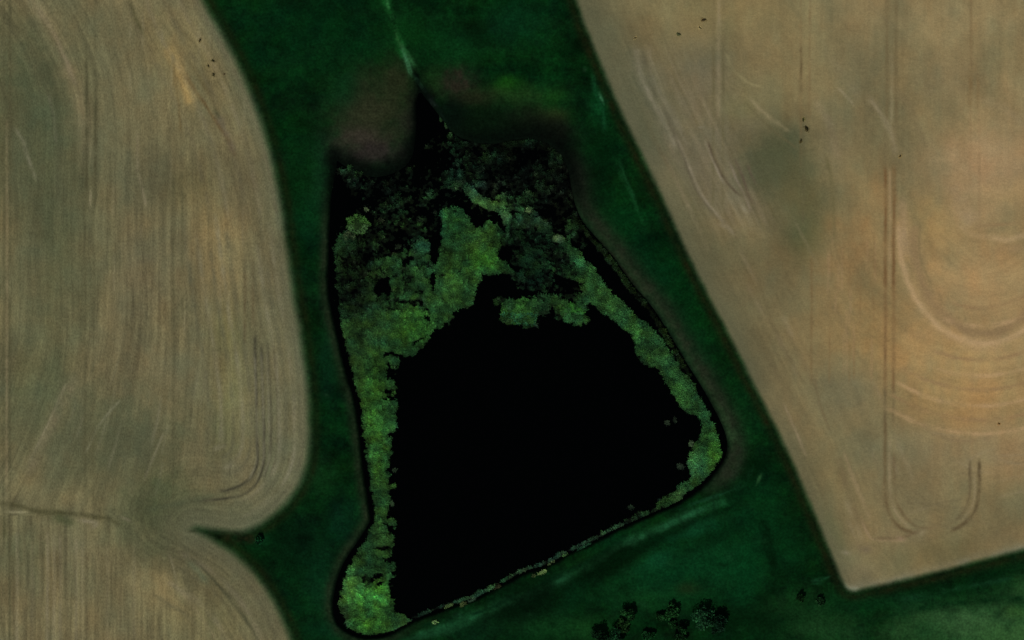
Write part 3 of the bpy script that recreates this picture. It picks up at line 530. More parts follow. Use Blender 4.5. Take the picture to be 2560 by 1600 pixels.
# ------------------------------------------------------------------ water plants: a density plan and a colour plan
RD = Paint((0, 0, 0)); RC = Paint((30, 56, 26))
DEN = np.zeros(X.shape, np.float32)
def poly(pts, v, soft=4.0, n=3, op=1.0, rough=6, sc=14, seed=1):
    global DEN
    p = smooth(pts, n, True); x0, y0 = p.min(0) - 30; x1, y1 = p.max(0) + 30
    sl = RD._sl(x0, x1, y0, y1); d, _ = sdf(X[sl], Y[sl], p)
    d = d + rough * fbm(X[sl] / sc, Y[sl] / sc, seed, 4, .7)
    m = sstep(soft, -soft, d) * op
    DEN[sl] = DEN[sl] * (1 - m) + v * m
def dsp(x, y, rx, ry, v, op=1, ang=0, seed=3, rough=.9, sc=16):
    R = max(rx, ry) * 2.2; sl = RD._sl(x - R, x + R, y - R, y + R); a = math.radians(ang)
    px, py = X[sl] - x, Y[sl] - y
    q = np.sqrt(((px * math.cos(a) + py * math.sin(a)) / rx) ** 2 + ((-px * math.sin(a) + py * math.cos(a)) / ry) ** 2) + rough * fbm(X[sl] / sc, Y[sl] / sc, seed, 4, .7)
    m = sstep(1.25, .75, q) * op; DEN[sl] = DEN[sl] * (1 - m) + v * m
left_reed = [(856,796),(860,830),(873,880),(890,950),(904,1020),(913,1100),(924,1180),(934,1240),(941,1290),(926,1332),(902,1370),
             (880,1410),(862,1455),(853,1505),(860,1542),(882,1571),(908,1585),(945,1582),(990,1574),(1030,1556),(1010,1540),(984,1528),(982,1500),(972,1455),
             (986,1425),(974,1392),(984,1352),(964,1322),(966,1282),(978,1240),(970,1200),(976,1130),(986,1080),(992,1020),(984,960),(968,910),(962,880),
             (985,880),(1030,888),(1058,866),(1076,836),(1088,817),(1078,797),(1062,777),(1035,768),(1002,776),(985,760),(950,760),(925,774),(892,784)]
poly(left_reed, .92, rough=13, sc=11, seed=60)
right_reed = [(1395,590),(1425,610),(1446,629),(1485,675),(1519,719),(1552,752),(1582,785),(1631,819),(1668,868),(1692,910),(1735,965),(1759,1010),(1780,1060),(1797,1105),
              (1804,1138),(1790,1162),(1767,1190),(1747,1212),(1715,1232),(1690,1250),(1650,1266),(1640,1258),(1690,1232),(1700,1215),(1728,1196),(1722,1160),(1735,1130),(1745,1110),
              (1757,1078),(1750,1040),(1712,1028),(1692,995),(1668,959),(1649,924),(1613,910),(1598,886),(1582,840),(1534,798),(1500,772),(1476,752),(1452,715),(1425,690),(1410,640)]
poly(right_reed, .95, rough=11, sc=11, seed=61)
poly([(844,590),(870,578),(905,600),(935,640),(985,642),(1030,600),(1072,604),(1075,640),(1085,670),(1080,720),(1085,770),(1000,780),(930,780),(890,790),(858,800),(846,740),(840,660)], .50, rough=9, seed=59)
poly([(1104,535),(1130,520),(1160,528),(1178,558),(1200,572),(1215,556),(1240,560),(1255,585),(1250,615),(1243,640),(1276,667),(1272,682),(1216,684),(1207,705),(1187,731),(1180,764),(1142,771),(1126,800),(1088,817),(1074,770),(1060,720),(1085,670),(1100,640),(1108,600),(1096,565)], .80, rough=15, sc=11, seed=62)
poly([(1250,600),(1262,552),(1305,528),(1345,545),(1400,598),(1450,690),(1400,692),(1380,676),(1300,670),(1280,660)], .40, rough=8, seed=58)
# sparser brown-green stand on the left, and gaps of open water
dsp(885, 640, 40, 60, .40, seed=5); dsp(890, 740, 40, 40, .42, seed=6); dsp(960, 668, 36, 24, .55, seed=7); dsp(925, 640, 20, 24, .25, seed=8)
dsp(1000, 560, 100, 46, 0, seed=9); dsp(1090, 555, 12, 40, 0, op=.8, seed=10); dsp(985, 612, 45, 20, 0, seed=11); dsp(1087, 628, 13, 24, .0, seed=12); dsp(1020, 662, 16, 26, .08, seed=13)
dsp(957, 720, 22, 24, .0, seed=14); dsp(1032, 758, 34, 8, .05, seed=15, ang=4); dsp(1070, 798, 16, 7, .05, seed=16, ang=50); dsp(1046, 852, 26, 5, .1, seed=17, ang=-30)
dsp(1052, 617, 20, 16, .78, seed=18); dsp(997, 707, 16, 15, .78, seed=19); dsp(1040, 690, 22, 40, .6, seed=20); dsp(1084, 706, 8, 20, .15, seed=21); dsp(1105, 688, 8, 8, .2, seed=22); dsp(1020, 735, 30, 12, .6, seed=23)
for x, y, a in [(1176,480,50),(1192,496,30),(1215,508,20),(1240,516,10),(1258,526,40),(1266,541,60)]: dsp(x, y, 17, 11, .98, seed=24, ang=a, rough=.5)
dsp(1218, 650, 28, 16, 1, seed=27, rough=.5); dsp(1245, 674, 28, 7, .95, seed=28, rough=.5); dsp(1268, 635, 24, 18, 0, seed=29, ang=20)
poly([(1210,688),(1240,690),(1275,690),(1300,712),(1380,735),(1480,768),(1380,830),(1250,830),(1170,800),(1150,778),(1182,768),(1192,735)], 0, soft=5, rough=12, sc=10, seed=63)
dsp(1340, 702, 46, 30, .42, seed=31, sc=9); dsp(1425, 716, 32, 20, .05, seed=32, sc=9, rough=1.4); dsp(1295, 688, 15, 16, .6, seed=33); dsp(1240, 705, 26, 16, 0, seed=34)
dsp(1340, 640, 30, 20, .52, seed=35); dsp(1300, 600, 26, 26, .38, seed=37)
dsp(1440, 742, 40, 8, .4, seed=39); dsp(1360, 745, 26, 6, .4, seed=40)
dsp(1322, 528, 12, 10, .9, seed=41); dsp(1398, 598, 14, 8, 1, seed=42); dsp(1360, 565, 14, 22, .6, seed=43, ang=-40); dsp(1340, 545, 16, 14, .6, seed=44)
dsp(1300, 520, 60, 10, .35, seed=44, ang=35)
# sparse shallows in the north
for k, (x, y, rx, ry, v) in enumerate([(1102,292,5,9,.6),(1114,312,4,9,.55),(1128,332,4,10,.6),(1134,380,5,12,.55),(1142,455,20,16,.55),(1160,430,14,8,.55),(1148,405,7,18,.5),(1126,348,6,14,.5),(1180,440,30,20,.2),(1250,430,30,14,.28),(1240,460,24,10,.3),(1270,480,16,12,.35),
        (1230,370,50,16,.22),(1320,400,40,20,.2),(1350,450,20,30,.3),(1370,470,18,20,.3),(1300,440,30,40,.15),(1200,400,40,20,.15),(950,465,50,8,.22),(1000,470,30,6,.28),(930,500,70,30,.06),(1200,350,60,12,.2)]):
    dsp(x, y, rx, ry, v, seed=70 + k, rough=1.5, sc=10)
for (x, y, rx, ry, v) in [(1230,390,110,52,.38),(1330,440,80,70,.34),(1390,400,30,70,.4),(930,460,80,26,.3),(1180,360,60,24,.42),(1290,345,120,26,.46),(1400,500,30,50,.4),(1440,570,26,40,.36),(880,430,40,14,.3),(1000,520,90,60,.29),(930,600,60,40,.36),(1060,480,50,50,.30),(1180,440,60,40,.38),(1300,500,80,40,.4)]:
    v *= 1.05; sl = RD._sl(x - 3*rx, x + 3*rx, y - 3*ry, y + 3*ry); m = np.exp(-(((X[sl] - x) / rx) ** 2 + ((Y[sl] - y) / ry) ** 2)); DEN[sl] = np.maximum(DEN[sl], v * m * .98)
# left strip raggedness
for k in range(26):
    y = 900 + rng.rand() * 640; dsp(978 + rng.rand() * 12 - 6, y, 4 + rng.rand() * 12, 3 + rng.rand() * 9, 0 if k % 2 else .7, seed=100 + k, rough=1.6, sc=7)
dsp(920, 1440, 0.1, 0.1, 0)
for (x, y, rx, ry) in [(955,1370,18,8),(968,1400,20,7),(920,1450,16,14),(950,1460,14,8),(945,1440,12,8),(985,1475,10,20),(962,1335,10,6)]: dsp(x, y, rx, ry, .05, op=.85, seed=int(x))
# fringe on the south bank
for k, (x, y, r, v) in enumerate([(1060,1545,22,.5),(1120,1516,18,.4),(1180,1500,18,.35),(1250,1465,14,.4),(1300,1440,18,.4),(1350,1425,20,.5),(1400,1392,18,.5),(1450,1368,20,.45),(1500,1345,22,.45),
        (1540,1318,18,.45),(1590,1298,28,.55),(1640,1276,20,.42),(1690,1250,20,.8),(1665,1265,18,.5)]): dsp(x, y, r, r * .45, v, seed=130 + k, ang=-26)
GR = fbm(X / 9, Y / 9, 64, 4, .8)
wX, wY = X + 9 * vn(X / 17, Y / 17, 1), Y + 9 * vn(X / 17, Y / 17, 2)
BIL = np.clip(1 - 1.9 * (.6 * np.abs(vn(wX / 26, wY / 26, 3)) + .55 * np.abs(vn(wX / 12 + 7, wY / 12, 4)) + .3 * np.abs(vn(wX / 5.5, wY / 5.5, 5))) * 1.6, 0, 1)   # crowded rounded hummocks with creases between
BIL = 1 - BIL
for (x, y, rx, ry, v) in [(1250,750,12,14,.45),(1352,768,24,14,.6),(1385,752,22,12,.55),(1400,790,14,12,.5),(1455,748,30,9,.5),(1268,800,16,12,.6),(1320,800,24,16,.6),(1445,800,22,12,.6),(1410,770,18,18,.6),(1455,770,14,14,.5),(1335,765,16,20,.6),(1275,762,16,16,.6)]: dsp(x, y, rx, ry, v, seed=int(x), rough=1.2, sc=9)
band = np.exp(-((sdP + 8) / 7.0) ** 2) * sstep(1400, 1450, X) * sstep(1000, 900, Y)
DEN = np.maximum(DEN, .52 * band)
shore = np.exp(-((sdP + 5) / 5.0) ** 2) * sstep(1270, 1310, Y) * sstep(1015, 1050, X) * sstep(1640, 1590, X)
DEN = np.maximum(DEN, .56 * shore)
north = sstep(560, 500, Y)
DEN = np.clip(DEN, 0, 1) * (sstep(5, -7, sdP) * (1 - north) + north * sstep(9, 0, sdP))
LACE = fbm(wX / 34, wY / 28, 62, 5, .75) * (1 - .8 * sstep(.86, 1.0, DEN))
gate = DEN + (.62 * GR + .62 * LACE + .10 * (BIL - .55)) * (DEN > .03)

def C_(*a, **k): RC.splat(*a, **k)

C_(1020, 815, 45, 40, (48, 92, 30), op=.9); C_(1050, 800, 30, 25, (44, 86, 34), op=.6); C_(960, 790, 60, 30, (36, 68, 34), op=.7); C_(930, 830, 60, 40, (34, 58, 28), op=.7)
C_(1150, 690, 40, 60, (42, 76, 32), op=.8); C_(1215, 650, 36, 24, (44, 92, 34), op=.95); C_(1200, 600, 50, 24, (46, 78, 32), op=.8); C_(1110, 740, 50, 40, (38, 70, 34), op=.7)
C_(1230, 512, 60, 26, (54, 88, 44), op=.97, ang=26); C_(1185, 480, 16, 16, (66, 104, 60), op=.8); C_(1260, 545, 18, 14, (72, 100, 64), op=.6); C_(1120, 560, 40, 50, (28, 66, 34), op=.8)
C_(1330, 610, 70, 60, (14, 34, 18), op=.8); C_(890, 660, 50, 80, (18, 31, 15), op=.9); C_(890, 750, 46, 40, (20, 34, 18), op=.85); C_(1060, 620, 26, 22, (30, 62, 40), op=.7); C_(970, 690, 36, 22, (34, 62, 32), op=.6)
C_(1345, 640, 30, 20, (24, 50, 28), op=.7); C_(1340, 555, 40, 20, (40, 58, 36), op=.6); C_(1440, 640, 26, 40, (34, 66, 32), op=.6); C_(1398, 598, 12, 7, (84, 104, 72), op=.8); C_(1322, 528, 8, 6, (92, 118, 72), op=.85)
C_(1340, 700, 50, 30, (14, 34, 20), op=.9); C_(1450, 655, 14, 12, (46, 88, 44), op=.5); C_(1530, 755, 60, 24, (40, 70, 30), op=.7, ang=45); C_(1590, 850, 40, 40, (36, 72, 34), op=.7); C_(1690, 985, 30, 30, (48, 84, 34), op=.8); C_(1640, 900, 30, 30, (40, 72, 34), op=.6)
C_(1785, 1130, 24, 40, (44, 84, 30), op=.9); C_(1750, 1170, 30, 30, (44, 82, 42), op=.7); C_(1735, 1160, 12, 26, (62, 122, 76), op=.5); C_(1700, 1240, 20, 12, (56, 84, 44), op=.8); C_(1760, 1060, 20, 30, (34, 70, 34), op=.6)
C_(900, 900, 30, 60, (36, 58, 26), op=.7); C_(935, 960, 26, 60, (46, 84, 30), op=.8); C_(940, 1050, 30, 60, (50, 90, 32), op=.85); C_(950, 1160, 20, 50, (48, 88, 34), op=.8); C_(960, 1240, 20, 40, (40, 74, 34), op=.7)
C_(950, 1340, 30, 40, (38, 68, 34), op=.7); C_(900, 1420, 30, 40, (42, 76, 36), op=.7); C_(880, 1480, 22, 40, (60, 100, 48), op=.8); C_(930, 1500, 50, 36, (52, 98, 38), op=.85); C_(925, 1560, 50, 22, (52, 96, 34), op=.9)
C_(955, 1470, 20, 16, (60, 116, 40), op=.7); C_(862, 1550, 10, 26, (50, 66, 42), op=.7); C_(1020, 1560, 30, 14, (46, 80, 42), op=.8)
C_(1590, 1300, 60, 20, (30, 54, 28), op=.8); C_(1400, 1400, 140, 60, (24, 46, 28), op=.7); C_(1140, 430, 40, 40, (22, 50, 36), op=.8); C_(1300, 410, 150, 70, (10, 19, 11), op=.95); C_(1400, 490, 50, 70, (14, 20, 13), op=.9); C_(1190, 350, 70, 24, (12, 24, 12), op=.9); C_(1240, 450, 60, 24, (18, 34, 22), op=.7); C_(1230, 470, 40, 14, (40, 50, 38), op=.5); C_(940, 465, 110, 40, (13, 26, 17), op=.95)
for k, (x, y) in enumerate([(1120,1516),(1180,1500),(1265,1452),(1310,1422),(1355,1428),(1375,1406),(1415,1386),(1455,1366),(1490,1340)]): C_(x, y, 12, 8, (60, 84, 58), op=.7, seed=k)

sub = .22 + .78 * sstep(.20, .66, gate)            # weed colour darkened where it thins out, as if deeper under the water
kk = (.70 + .34 * BIL) * (1 + .62 * fbm(X / 30, Y / 30, 65, 4, .7)) * (1 + .5 * fbm(X / 8, Y / 8, 61, 3, .8)) * sub * 1.04
RC.mixin(np.s_[:, :], (.8 * shore).astype(np.float32), (34, 58, 38))
RC.mixin(np.s_[:, :], (band * sstep(-22, -10, sdP) * 1.0).astype(np.float32), (16, 26, 10))
fl = (np.clip(vn(X / 4.6, Y / 4.6, 2) - .22, 0, 1) / .28 * sstep(.85, .5, DEN))[..., None]; RC.c = RC.c * (1 - .55 * fl) + .55 * fl * np.array((66, 86, 62), np.float32)
RC.c *= (kk * 1.14)[..., None]; RC.c[..., 0] *= 1 + .2 * fbm(X / 22, Y / 22, 66, 3); RC.c[..., 2] *= 1.08 - .35 * fbm(X / 22, Y / 22, 66, 3)
# floating mat under the stems
cm = (cell(gate) > .18) & (cell(sdP) < -1.0 + 3.5 * cell(north))
f = Q[cm]; u, inv = np.unique(f, return_inverse=True)
vv = VW[u].copy(); g = gate.ravel()[u]
vv[:, 2] = WATER_Z + .02 + (.12 + .16 * BIL.ravel()[u]) * np.clip((g - .34) / .4, 0, 1) + .08 * (GR.ravel()[u] + .4).clip(0, 1) * np.clip((g - .18) / .2, 0, 1)
cc = lin(np.clip(RC.c.reshape(-1, 3)[u] * .75, 1, 255)) / KLIT
bed = tag(mesh_np('reed_bed', vv, inv.reshape(f.shape), M_mat, cc), kind='stuff', cat='reeds',
    label='green reeds and water weed spread around the black open water of the pond')

# upright leaves: each tuft a spray of bent, pointed blades
def at_grid(A, x, y):
    i = np.clip(np.searchsorted(GX, x), 1, NX - 1); j = np.clip(np.searchsorted(GY, y), 1, NY - 1); return A[j, i]
def tufts(px, py, cols, hgt, wid, nb, zbase, r):
    """px,py metres; returns verts, tris, colours"""
    n = len(px); a = r.rand(n, nb) * 2 * np.pi; ln = hgt[:, None] * (.55 + .6 * r.rand(n, nb)); lean = .35 + .75 * r.rand(n, nb)
    ox = (r.rand(n, nb) - .5) * .35; oy = (r.rand(n, nb) - .5) * .35
    bx = px[:, None] + ox; by = py[:, None] + oy; bz = np.broadcast_to(np.asarray(zbase).reshape(-1, 1) if np.ndim(zbase) else zbase, (n, nb))
    ca, sa = np.cos(a), np.sin(a); w = wid[:, None] * (.6 + .8 * r.rand(n, nb))
    v = np.empty((n, nb, 5, 3), np.float32)
    def P(t, side):
        rr = ln * lean * t ** 1.5; zz = bz + ln * (1 - lean * .42 * t) * t
        return bx + rr * ca - side * sa * w, by + rr * sa + side * ca * w, zz
    for k, (t_, s_) in enumerate([(0, -.35), (0, .35), (.55, -.5), (.55, .5), (1, 0)]):
        v[..., k, 0], v[..., k, 1], v[..., k, 2] = P(t_, s_)
    base = (np.arange(n * nb) * 5)[:, None]
    tri = (base[:, None, :] + np.array([[0, 1, 3], [0, 3, 2], [2, 3, 4]])[None]).reshape(-1, 3)
    jit = (.75 + .5 * r.rand(n, nb, 1, 1))
    c = np.broadcast_to(cols[:, None, None, :] * jit, (n, nb, 5, 3)).reshape(-1, 3)
    return v.reshape(-1, 3), tri, c
def scatter(x0, x1, y0, y1, n, r, thr=.40):
    x = x0 + r.rand(n) * (x1 - x0); y = y0 + r.rand(n) * (y1 - y0); g = at_grid(gate, x, y)
    k = (g > thr + .12 * r.rand(n)) & (at_grid(sdP, x, y) < -3); return x[k], y[k], g[k]
r = np.random.RandomState(11)
x, y, g = scatter(820, 1830, 330, 1600, 420000, r)
cl = lin(np.clip(at_grid(RC.c, x, y) * (.85 + .5 * r.rand(len(x), 1)), 1, 255)) / KLIT
fine = fbm(x / 10, y / 10, 67, 2)
bil = at_grid(BIL, x, y)
v, tr, c = tufts(wx(x), wy(y), cl, (.16 + .14 * g + .2 * bil + .25 * fine).clip(.12, .6), np.full(len(x), .08), 4, WATER_Z + .1 + .12 * bil, r)
lv = mesh_np('leaves', v, tr, M_leaf, c, parent=bed, smooth_=False); lv['kind'] = 'stuff'
print('tufts', len(x), 'tris', len(tr))

# ------------------------------------------------------------------ separate clumps standing in the water or on the bank
poly_dummy = None
def clump(name, x, y, rx, ry, n, colr, h, label, cat, group=None, ang=0, seed=1, wid=.10, nb=5, hollow=0, z=None, sun_side=None):
    r = np.random.RandomState(seed); a = r.rand(n) * 2 * np.pi; q = np.sqrt(hollow + (1 - hollow) * r.rand(n))
    rag = 1 + .5 * vn(np.cos(a) * 2 + seed, np.sin(a) * 2 + seed, seed)
    lx = np.cos(a) * q * rx * rag; ly = np.sin(a) * q * ry * rag; t_ = math.radians(ang)
    PX = lx * math.cos(t_) - ly * math.sin(t_); PY = lx * math.sin(t_) + ly * math.cos(t_)
    keep = fbm((x + PX) / 8, (y + PY) / 8, seed + 5, 3, .8) > -.10; PX, PY = PX[keep], PY[keep]; n = len(PX)
    root = bpy.data.objects.new(name, None); col0.objects.link(root); root.empty_display_size = .5
    zb = float(at_grid(hz, np.array([x]), np.array([y]))[0]); zb = max(zb, WATER_Z) if z is None else z
    root.location = (float(wx(x)), float(wy(y)), zb)
    m = fbm((x + PX) / 12, (y + PY) / 12, seed, 3); cc = np.clip(np.array(colr)[None] * (1 + .7 * m[:, None]) * (.8 + .45 * r.rand(n, 1)), 1, 255)
    if sun_side is not None:
        e = ((PY / ry) > .1) & (r.rand(n) < .6); cc[e] = np.array(sun_side) * (.8 + .4 * r.rand(e.sum(), 1))  # sunlight painted in: many blades on the lower, sunward side get a lighter colour
    v, tr, c = tufts(PX * S, -PY * S, lin(cc) / KLIT, np.full(n, h) * (.7 + .6 * r.rand(n)), np.full(n, wid), nb, 0.0, r)
    mesh_np('leaves', v, tr, M_leaf, c, parent=root, smooth_=False)
    # rootstock the leaves grow from
    k = 18; aa = np.linspace(0, 2 * np.pi, k, endpoint=False); rg = .82 + .3 * np.random.RandomState(seed).rand(k)
    ux = np.cos(aa) * rx * rg * .8; uy = np.sin(aa) * ry * rg * .8
    ex = ux * math.cos(t_) - uy * math.sin(t_); ey = ux * math.sin(t_) + uy * math.cos(t_)
    top = np.c_[ex * S * .85, -ey * S * .85, np.full(k, .10)]; low = np.c_[ex * S, -ey * S, np.full(k, -.25)]
    vv = np.vstack([low, top, [[0, 0, .14]]]); fs = [(i, (i + 1) % k, k + (i + 1) % k) for i in range(k)] + [(i, k + (i + 1) % k, k + i) for i in range(k)] + [(k + (i + 1) % k, 2 * k, k + i) for i in range(k)]
    fs = [(a_, c_, b_) for a_, b_, c_ in fs]
    mesh_np('rootstock', vv, np.array(fs), M_mat, np.tile(lin(np.clip(np.array(colr) * .5, 1, 255)) / KLIT, (len(vv), 1)), parent=root)
    return tag(root, label, cat, group)
clump('reed_clump', 893, 560, 29, 22, 600, (46, 76, 34), .35, 'bright yellow-green reed clump alone in the black water at the upper left of the pond', 'reeds', seed=3, hollow=.1, sun_side=(72, 104, 62))
clump('reed_clump', 1303, 780, 42, 32, 1500, (46, 86, 38), .45, 'larger of the two green reed clumps jutting into the open water from the north', 'reeds', seed=4, ang=8, sun_side=(46, 100, 66))
clump('reed_clump', 1352, 770, 18, 20, 220, (34, 56, 34), .6, 'dull thin reed clump between the two bright clumps at the top of the open water', 'reeds', seed=14)
clump('reed_clump', 1430, 780, 28, 23, 1000, (44, 90, 36), .45, 'smaller vivid green reed clump at the top right of the open water', 'reeds', seed=5, sun_side=(56, 110, 62))
clump('reed_clump', 872, 592, 16, 10, 160, (52, 66, 42), .6, 'small grey-green reed clump just below the bright yellow-green clump', 'reeds', seed=6)
GW = 'small weed patches floating on the pond'
WP = [(915,523,5,(120,124,100),'tiny pale weed patch above the bright yellow-green reed clump'), (952,550,8,(58,60,48),'dull grey weed patch right of the bright yellow-green reed clump'),
      (1052,552,10,(64,74,62),'round grey-green weed patch alone in the black water in the upper pond'), (1088,529,6,(48,56,48),'faint weed patch just above and right of the round grey-green one'),
      (993,616,9,(50,56,46),'grey weed patch below the black gap in the upper pond'), (985,636,6,(78,78,60),'thin pale upright weed patch just under the grey one'),
      (1668,1057,7,(96,104,90),'left of two pale weed specks near the east end of the open water'), (1687,1051,6,(66,74,64),'right and fainter of two weed specks near the east end of the open water'),
      (1728,1110,8,(88,98,80),'pale weed patch beside the broad east end of the reed bed'), (1735,1122,10,(34,50,26),'dark olive weed patch just below the pale one at the east reed bed'),
      (1701,1167,11,(62,70,62),'ragged grey weed patch in the water below the east reed bed'), (1340,813,4,(60,74,66),'tiny weed speck below the larger green reed clump'),
      (1500,770,7,(84,92,76),'pale weed speck at the north-east corner of the open water'), (1514,766,6,(90,140,96),'bright weed speck against the reed bed at the north-east corner'),
      (987,1175,6,(60,70,58),'weed speck off the middle of the west reed bed'), (1578,1270,8,(52,64,54),'grey weed patch off the south bank near its east end'),
      (978,1258,8,(72,84,68),'pale weed patch at the narrow waist of the west reed bed'), (1650,1255,10,(34,48,46),'dull blue-grey weed patch off the south-east bank')]
for k, (x_, y_, rr, c_, lb) in enumerate(WP): clump('weed_patch', x_, y_, rr * .85, rr * .5, int(8 + rr * rr * .7), tuple(np.array(c_) * (.56, .66, .54)), .35, lb, 'water weed', GW, ang=37 * k, seed=20 + k, nb=4, z=WATER_Z)
GT = 'pale grass tussocks along the south bank'
TS = [(1088,1557,7,9,(150,164,124),'brightest pale round tussock on the bank near the south-west corner of the water'), (1122,1515,14,4,(96,106,76),'long pale tussock on the waterline right of the brightest round one'),
      (1158,1511,9,5,(104,104,74),'tan tussock on the waterline, second of the pale ones from the left'), (1180,1502,12,4,(70,82,78),'grey-blue tussock touching the tan one on the waterline'),
      (1243,1468,10,7,(76,66,54),'brownish tussock near the middle of the south waterline'), (1262,1450,12,5,(60,100,78),'teal tinted tussock above the brownish one'),
      (1300,1428,14,4,(76,98,82),'slanting grey-green tussock stretched along the south waterline'), (1356,1430,11,5,(140,146,108),'brightest cream streak-shaped tussock in the middle of the south bank'),
      (1376,1408,13,5,(96,102,78),'dull buff tussock up and right of the cream one'), (1414,1386,8,5,(92,118,84),'pale green tussock where the south bank begins to rise'),
      (1462,1366,18,4,(54,92,78),'long teal tussock on the rising south bank'), (1332,1440,7,6,(70,76,52),'dark buff tussock left of the cream one')]
for k, (x_, y_, a_, b_, c_, lb) in enumerate(TS): clump('grass_tussock', x_, y_, a_ * .9, b_ * .62, int(9 + a_ * b_ * .8), tuple(np.array(c_) * (.62, .74, .58)), .3, lb, 'tussock', GT, ang=-28, seed=50 + k, nb=5)
FW = [(533,152,7,(46,44,26),'darkest weed plant of the small cluster near the top right of the left field'), (521,165,6,(60,56,36),'weed plant lower left of the darkest one in the left field cluster'),
      (534,187,7,(62,58,36),'lowest weed plant of the cluster in the left field'), (500,101,8,(66,60,38),'lone weed plant above the cluster in the left field'), (561,186,5,(78,68,46),'small brown weed plant at the right of the left field cluster'),
      (1759,50,11,(62,54,34),'broad dark weed plant near the top of the right field'), (1697,86,9,(66,70,44),'greenish weed plant left of the broad one at the top of the right field'), (1750,70,7,(84,78,54),'faint weed plant just under the broad one at the top of the right field'),
      (2017,322,12,(40,36,18),'darkest slanting weed plant in the middle of the right field'), (2008,300,9,(60,58,34),'green weed plant just above the darkest one in the right field'), (2002,353,7,(58,52,30),'small round weed plant below the darkest one in the right field'),
      (2250,391,7,(72,62,38),'lone weed plant beside the strong double wheel line in the right field'), (1588,95,6,(80,72,48),'faint weed plant near the top edge strip of the right field'), (2498,1060,5,(86,68,40),'tiny brown weed plant in the orange lower part of the right field')]
for k, (x_, y_, rr, c_, lb) in enumerate(FW): clump('weed_plant', x_, y_, rr * .8, rr * .4, int(7 + rr * rr * .35), tuple(np.array(c_) * 1.7), .12, lb, 'weed', 'weeds growing in the ploughed fields', ang=40 + 25 * k, seed=80 + k, nb=5, wid=.09)

# ------------------------------------------------------------------ bushes
mb, nt, bb = new_mat('bush_bark'); bb.inputs['Base Color'].default_value = (.03, .022, .015, 1); bb.inputs['Roughness'].default_value = .9
nz = nt.nodes.new('ShaderNodeTexNoise'); nz.inputs['Scale'].default_value = 9; rp = nt.nodes.new('ShaderNodeValToRGB')
rp.color_ramp.elements[0].color = (.018, .013, .009, 1); rp.color_ramp.elements[1].color = (.05, .04, .028, 1)
nt.links.new(nz.outputs['Fac'], rp.inputs[0]); nt.links.new(rp.outputs[0], bb.inputs['Base Color'])
def tube(p0, p1, r0, r1, k=7):
    p0, p1 = np.array(p0, float), np.array(p1, float); d = p1 - p0; d /= np.linalg.norm(d)
    u = np.cross(d, (0, 0, 1) if abs(d[2]) < .9 else (1, 0, 0)); u /= np.linalg.norm(u); w = np.cross(d, u)
    a = np.linspace(0, 2 * np.pi, k, endpoint=False)
    ring = lambda c, rr: [c + rr * (math.cos(t) * u + math.sin(t) * w) for t in a]
    v = ring(p0, r0) + ring(p1, r1); f = [(i, (i + 1) % k, k + (i + 1) % k) for i in range(k)] + [(i, k + (i + 1) % k, k + i) for i in range(k)]
    return v, f
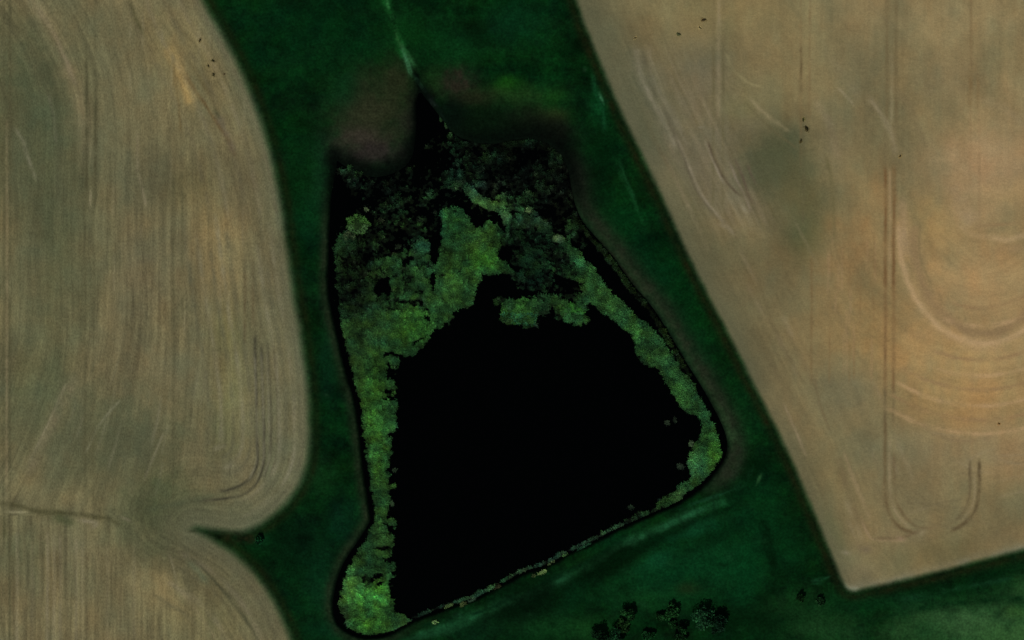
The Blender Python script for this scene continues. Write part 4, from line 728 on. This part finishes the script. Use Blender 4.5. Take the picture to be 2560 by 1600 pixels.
def bush(x, y, rad_m, h, colr, label, seed, leaves=1700, group='dark bushes in the meadow by the lower edge', flat=.75):
    r = np.random.RandomState(seed)
    root = bpy.data.objects.new('bush', None); col0.objects.link(root)
    root.location = (float(wx(x)), float(wy(y)), float(at_grid(hz, np.array([x]), np.array([y]))[0]) - .02)
    vs, fs = [], []
    def addt(*a):
        v, f = tube(*a); o = len(vs); vs.extend(v); fs.extend([tuple(i + o for i in q) for q in f])
    addt((0, 0, 0), (0.05, 0, h * .35), .12, .08); cents = []
    for k in range(12):
        a = r.rand() * 2 * math.pi; rr = rad_m * .85 * r.rand() ** .6; zz = h * (.35 + .5 * r.rand())
        c = (rr * math.cos(a), rr * math.sin(a), zz); addt((0.03, 0, h * .28), c, .06, .02); cents.append((c, rad_m * (.2 + .32 * r.rand())))
    cents.append(((0, 0, h * .8), rad_m * .45))
    mesh_np('trunk', np.array(vs), np.array(fs), mb, parent=root)
    V3, T3, C3 = [], [], []
    n = leaves // len(cents)
    for (c, cr) in cents:
        dirs = r.randn(n, 3); dirs /= np.linalg.norm(dirs, axis=1)[:, None]; q = cr * r.rand(n) ** .4
        p = np.array(c) + dirs * q[:, None] * (1, 1, flat); p[:, 2] = p[:, 2].clip(.12)
        a = r.randn(n, 3); a /= np.linalg.norm(a, axis=1)[:, None]; b_ = np.cross(a, r.randn(n, 3)); b_ /= np.linalg.norm(b_, axis=1)[:, None]
        sz = .12 + .12 * r.rand(n, 1); V3.append(np.stack([p - a * sz, p + b_ * sz * .6, p + a * sz, p - b_ * sz * .6], 1).reshape(-1, 3))
        tone = (.7 + .6 * r.rand()) * (.7 + .6 * r.rand(n, 1)); C3.append(np.repeat(np.array(colr)[None] * tone, 4, 0))
    v = np.vstack(V3); f = np.arange(len(v)).reshape(-1, 4)
    mesh_np('crown', v, f, M_leaf, lin(np.clip(np.vstack(C3), 1, 255)) / KLIT, parent=root, smooth_=False)
    return tag(root, label, 'bush', group)
BK = (22, 52, 24)
BS = [(1574,1534,1.5,1.6,BK,'dark bush alone in the grass, upper left of the group at the lower edge'), (1558,1565,1.3,1.3,(28,54,24),'ragged low bush just below the lone dark bush at the lower edge'),
      (1497,1588,1.6,1.9,(14,34,18),'black-green bush at the left end of the group on the bottom edge'), (1535,1592,1.9,1.6,(20,50,28),'wide bush cut by the bottom edge, right of the black-green one'),
      (1678,1528,1.6,1.6,BK,'dark bush in the middle of the group, with a pale gap on its lower left'), (1650,1540,1.0,1.0,(22,52,24),'small bush touching the left side of the middle bush'),
      (1682,1562,1.0,.9,(20,48,22),'low bush just below the middle bush'), (1700,1588,1.7,1.9,(18,44,20),'rounded bush on the bottom edge between the middle bush and the largest pair'),
      (1758,1548,2.2,2.6,(26,58,34),'largest bush of the group, with a black shaded side and a pale lower side'), (1795,1560,1.9,2.4,(16,40,24),'tall bush touching the right side of the largest one'),
      (1620,1590,1.2,1.0,(18,52,24),'low green bush on the bottom edge in the gap of the group')]
for k, (x_, y_, rr, hh, c_, lb) in enumerate(BS): bush(x_, y_, rr, hh, c_, lb, 200 + k)
G2 = 'scattered tiny bushes in the meadow'
BS2 = [(2000,1496,.9,1.0,(18,42,18),'darker of two tiny bushes below the bottom corner of the right field'), (2050,1502,.9,.7,(24,50,26),'fainter of two tiny bushes below the bottom corner of the right field'),
       (650,1348,1.0,.8,(12,46,24),'green bush in the notch between the two left fields')]
for k, (x_, y_, rr, hh, c_, lb) in enumerate(BS2): bush(x_, y_, rr, hh, c_, lb, 300 + k, leaves=700, group=G2)
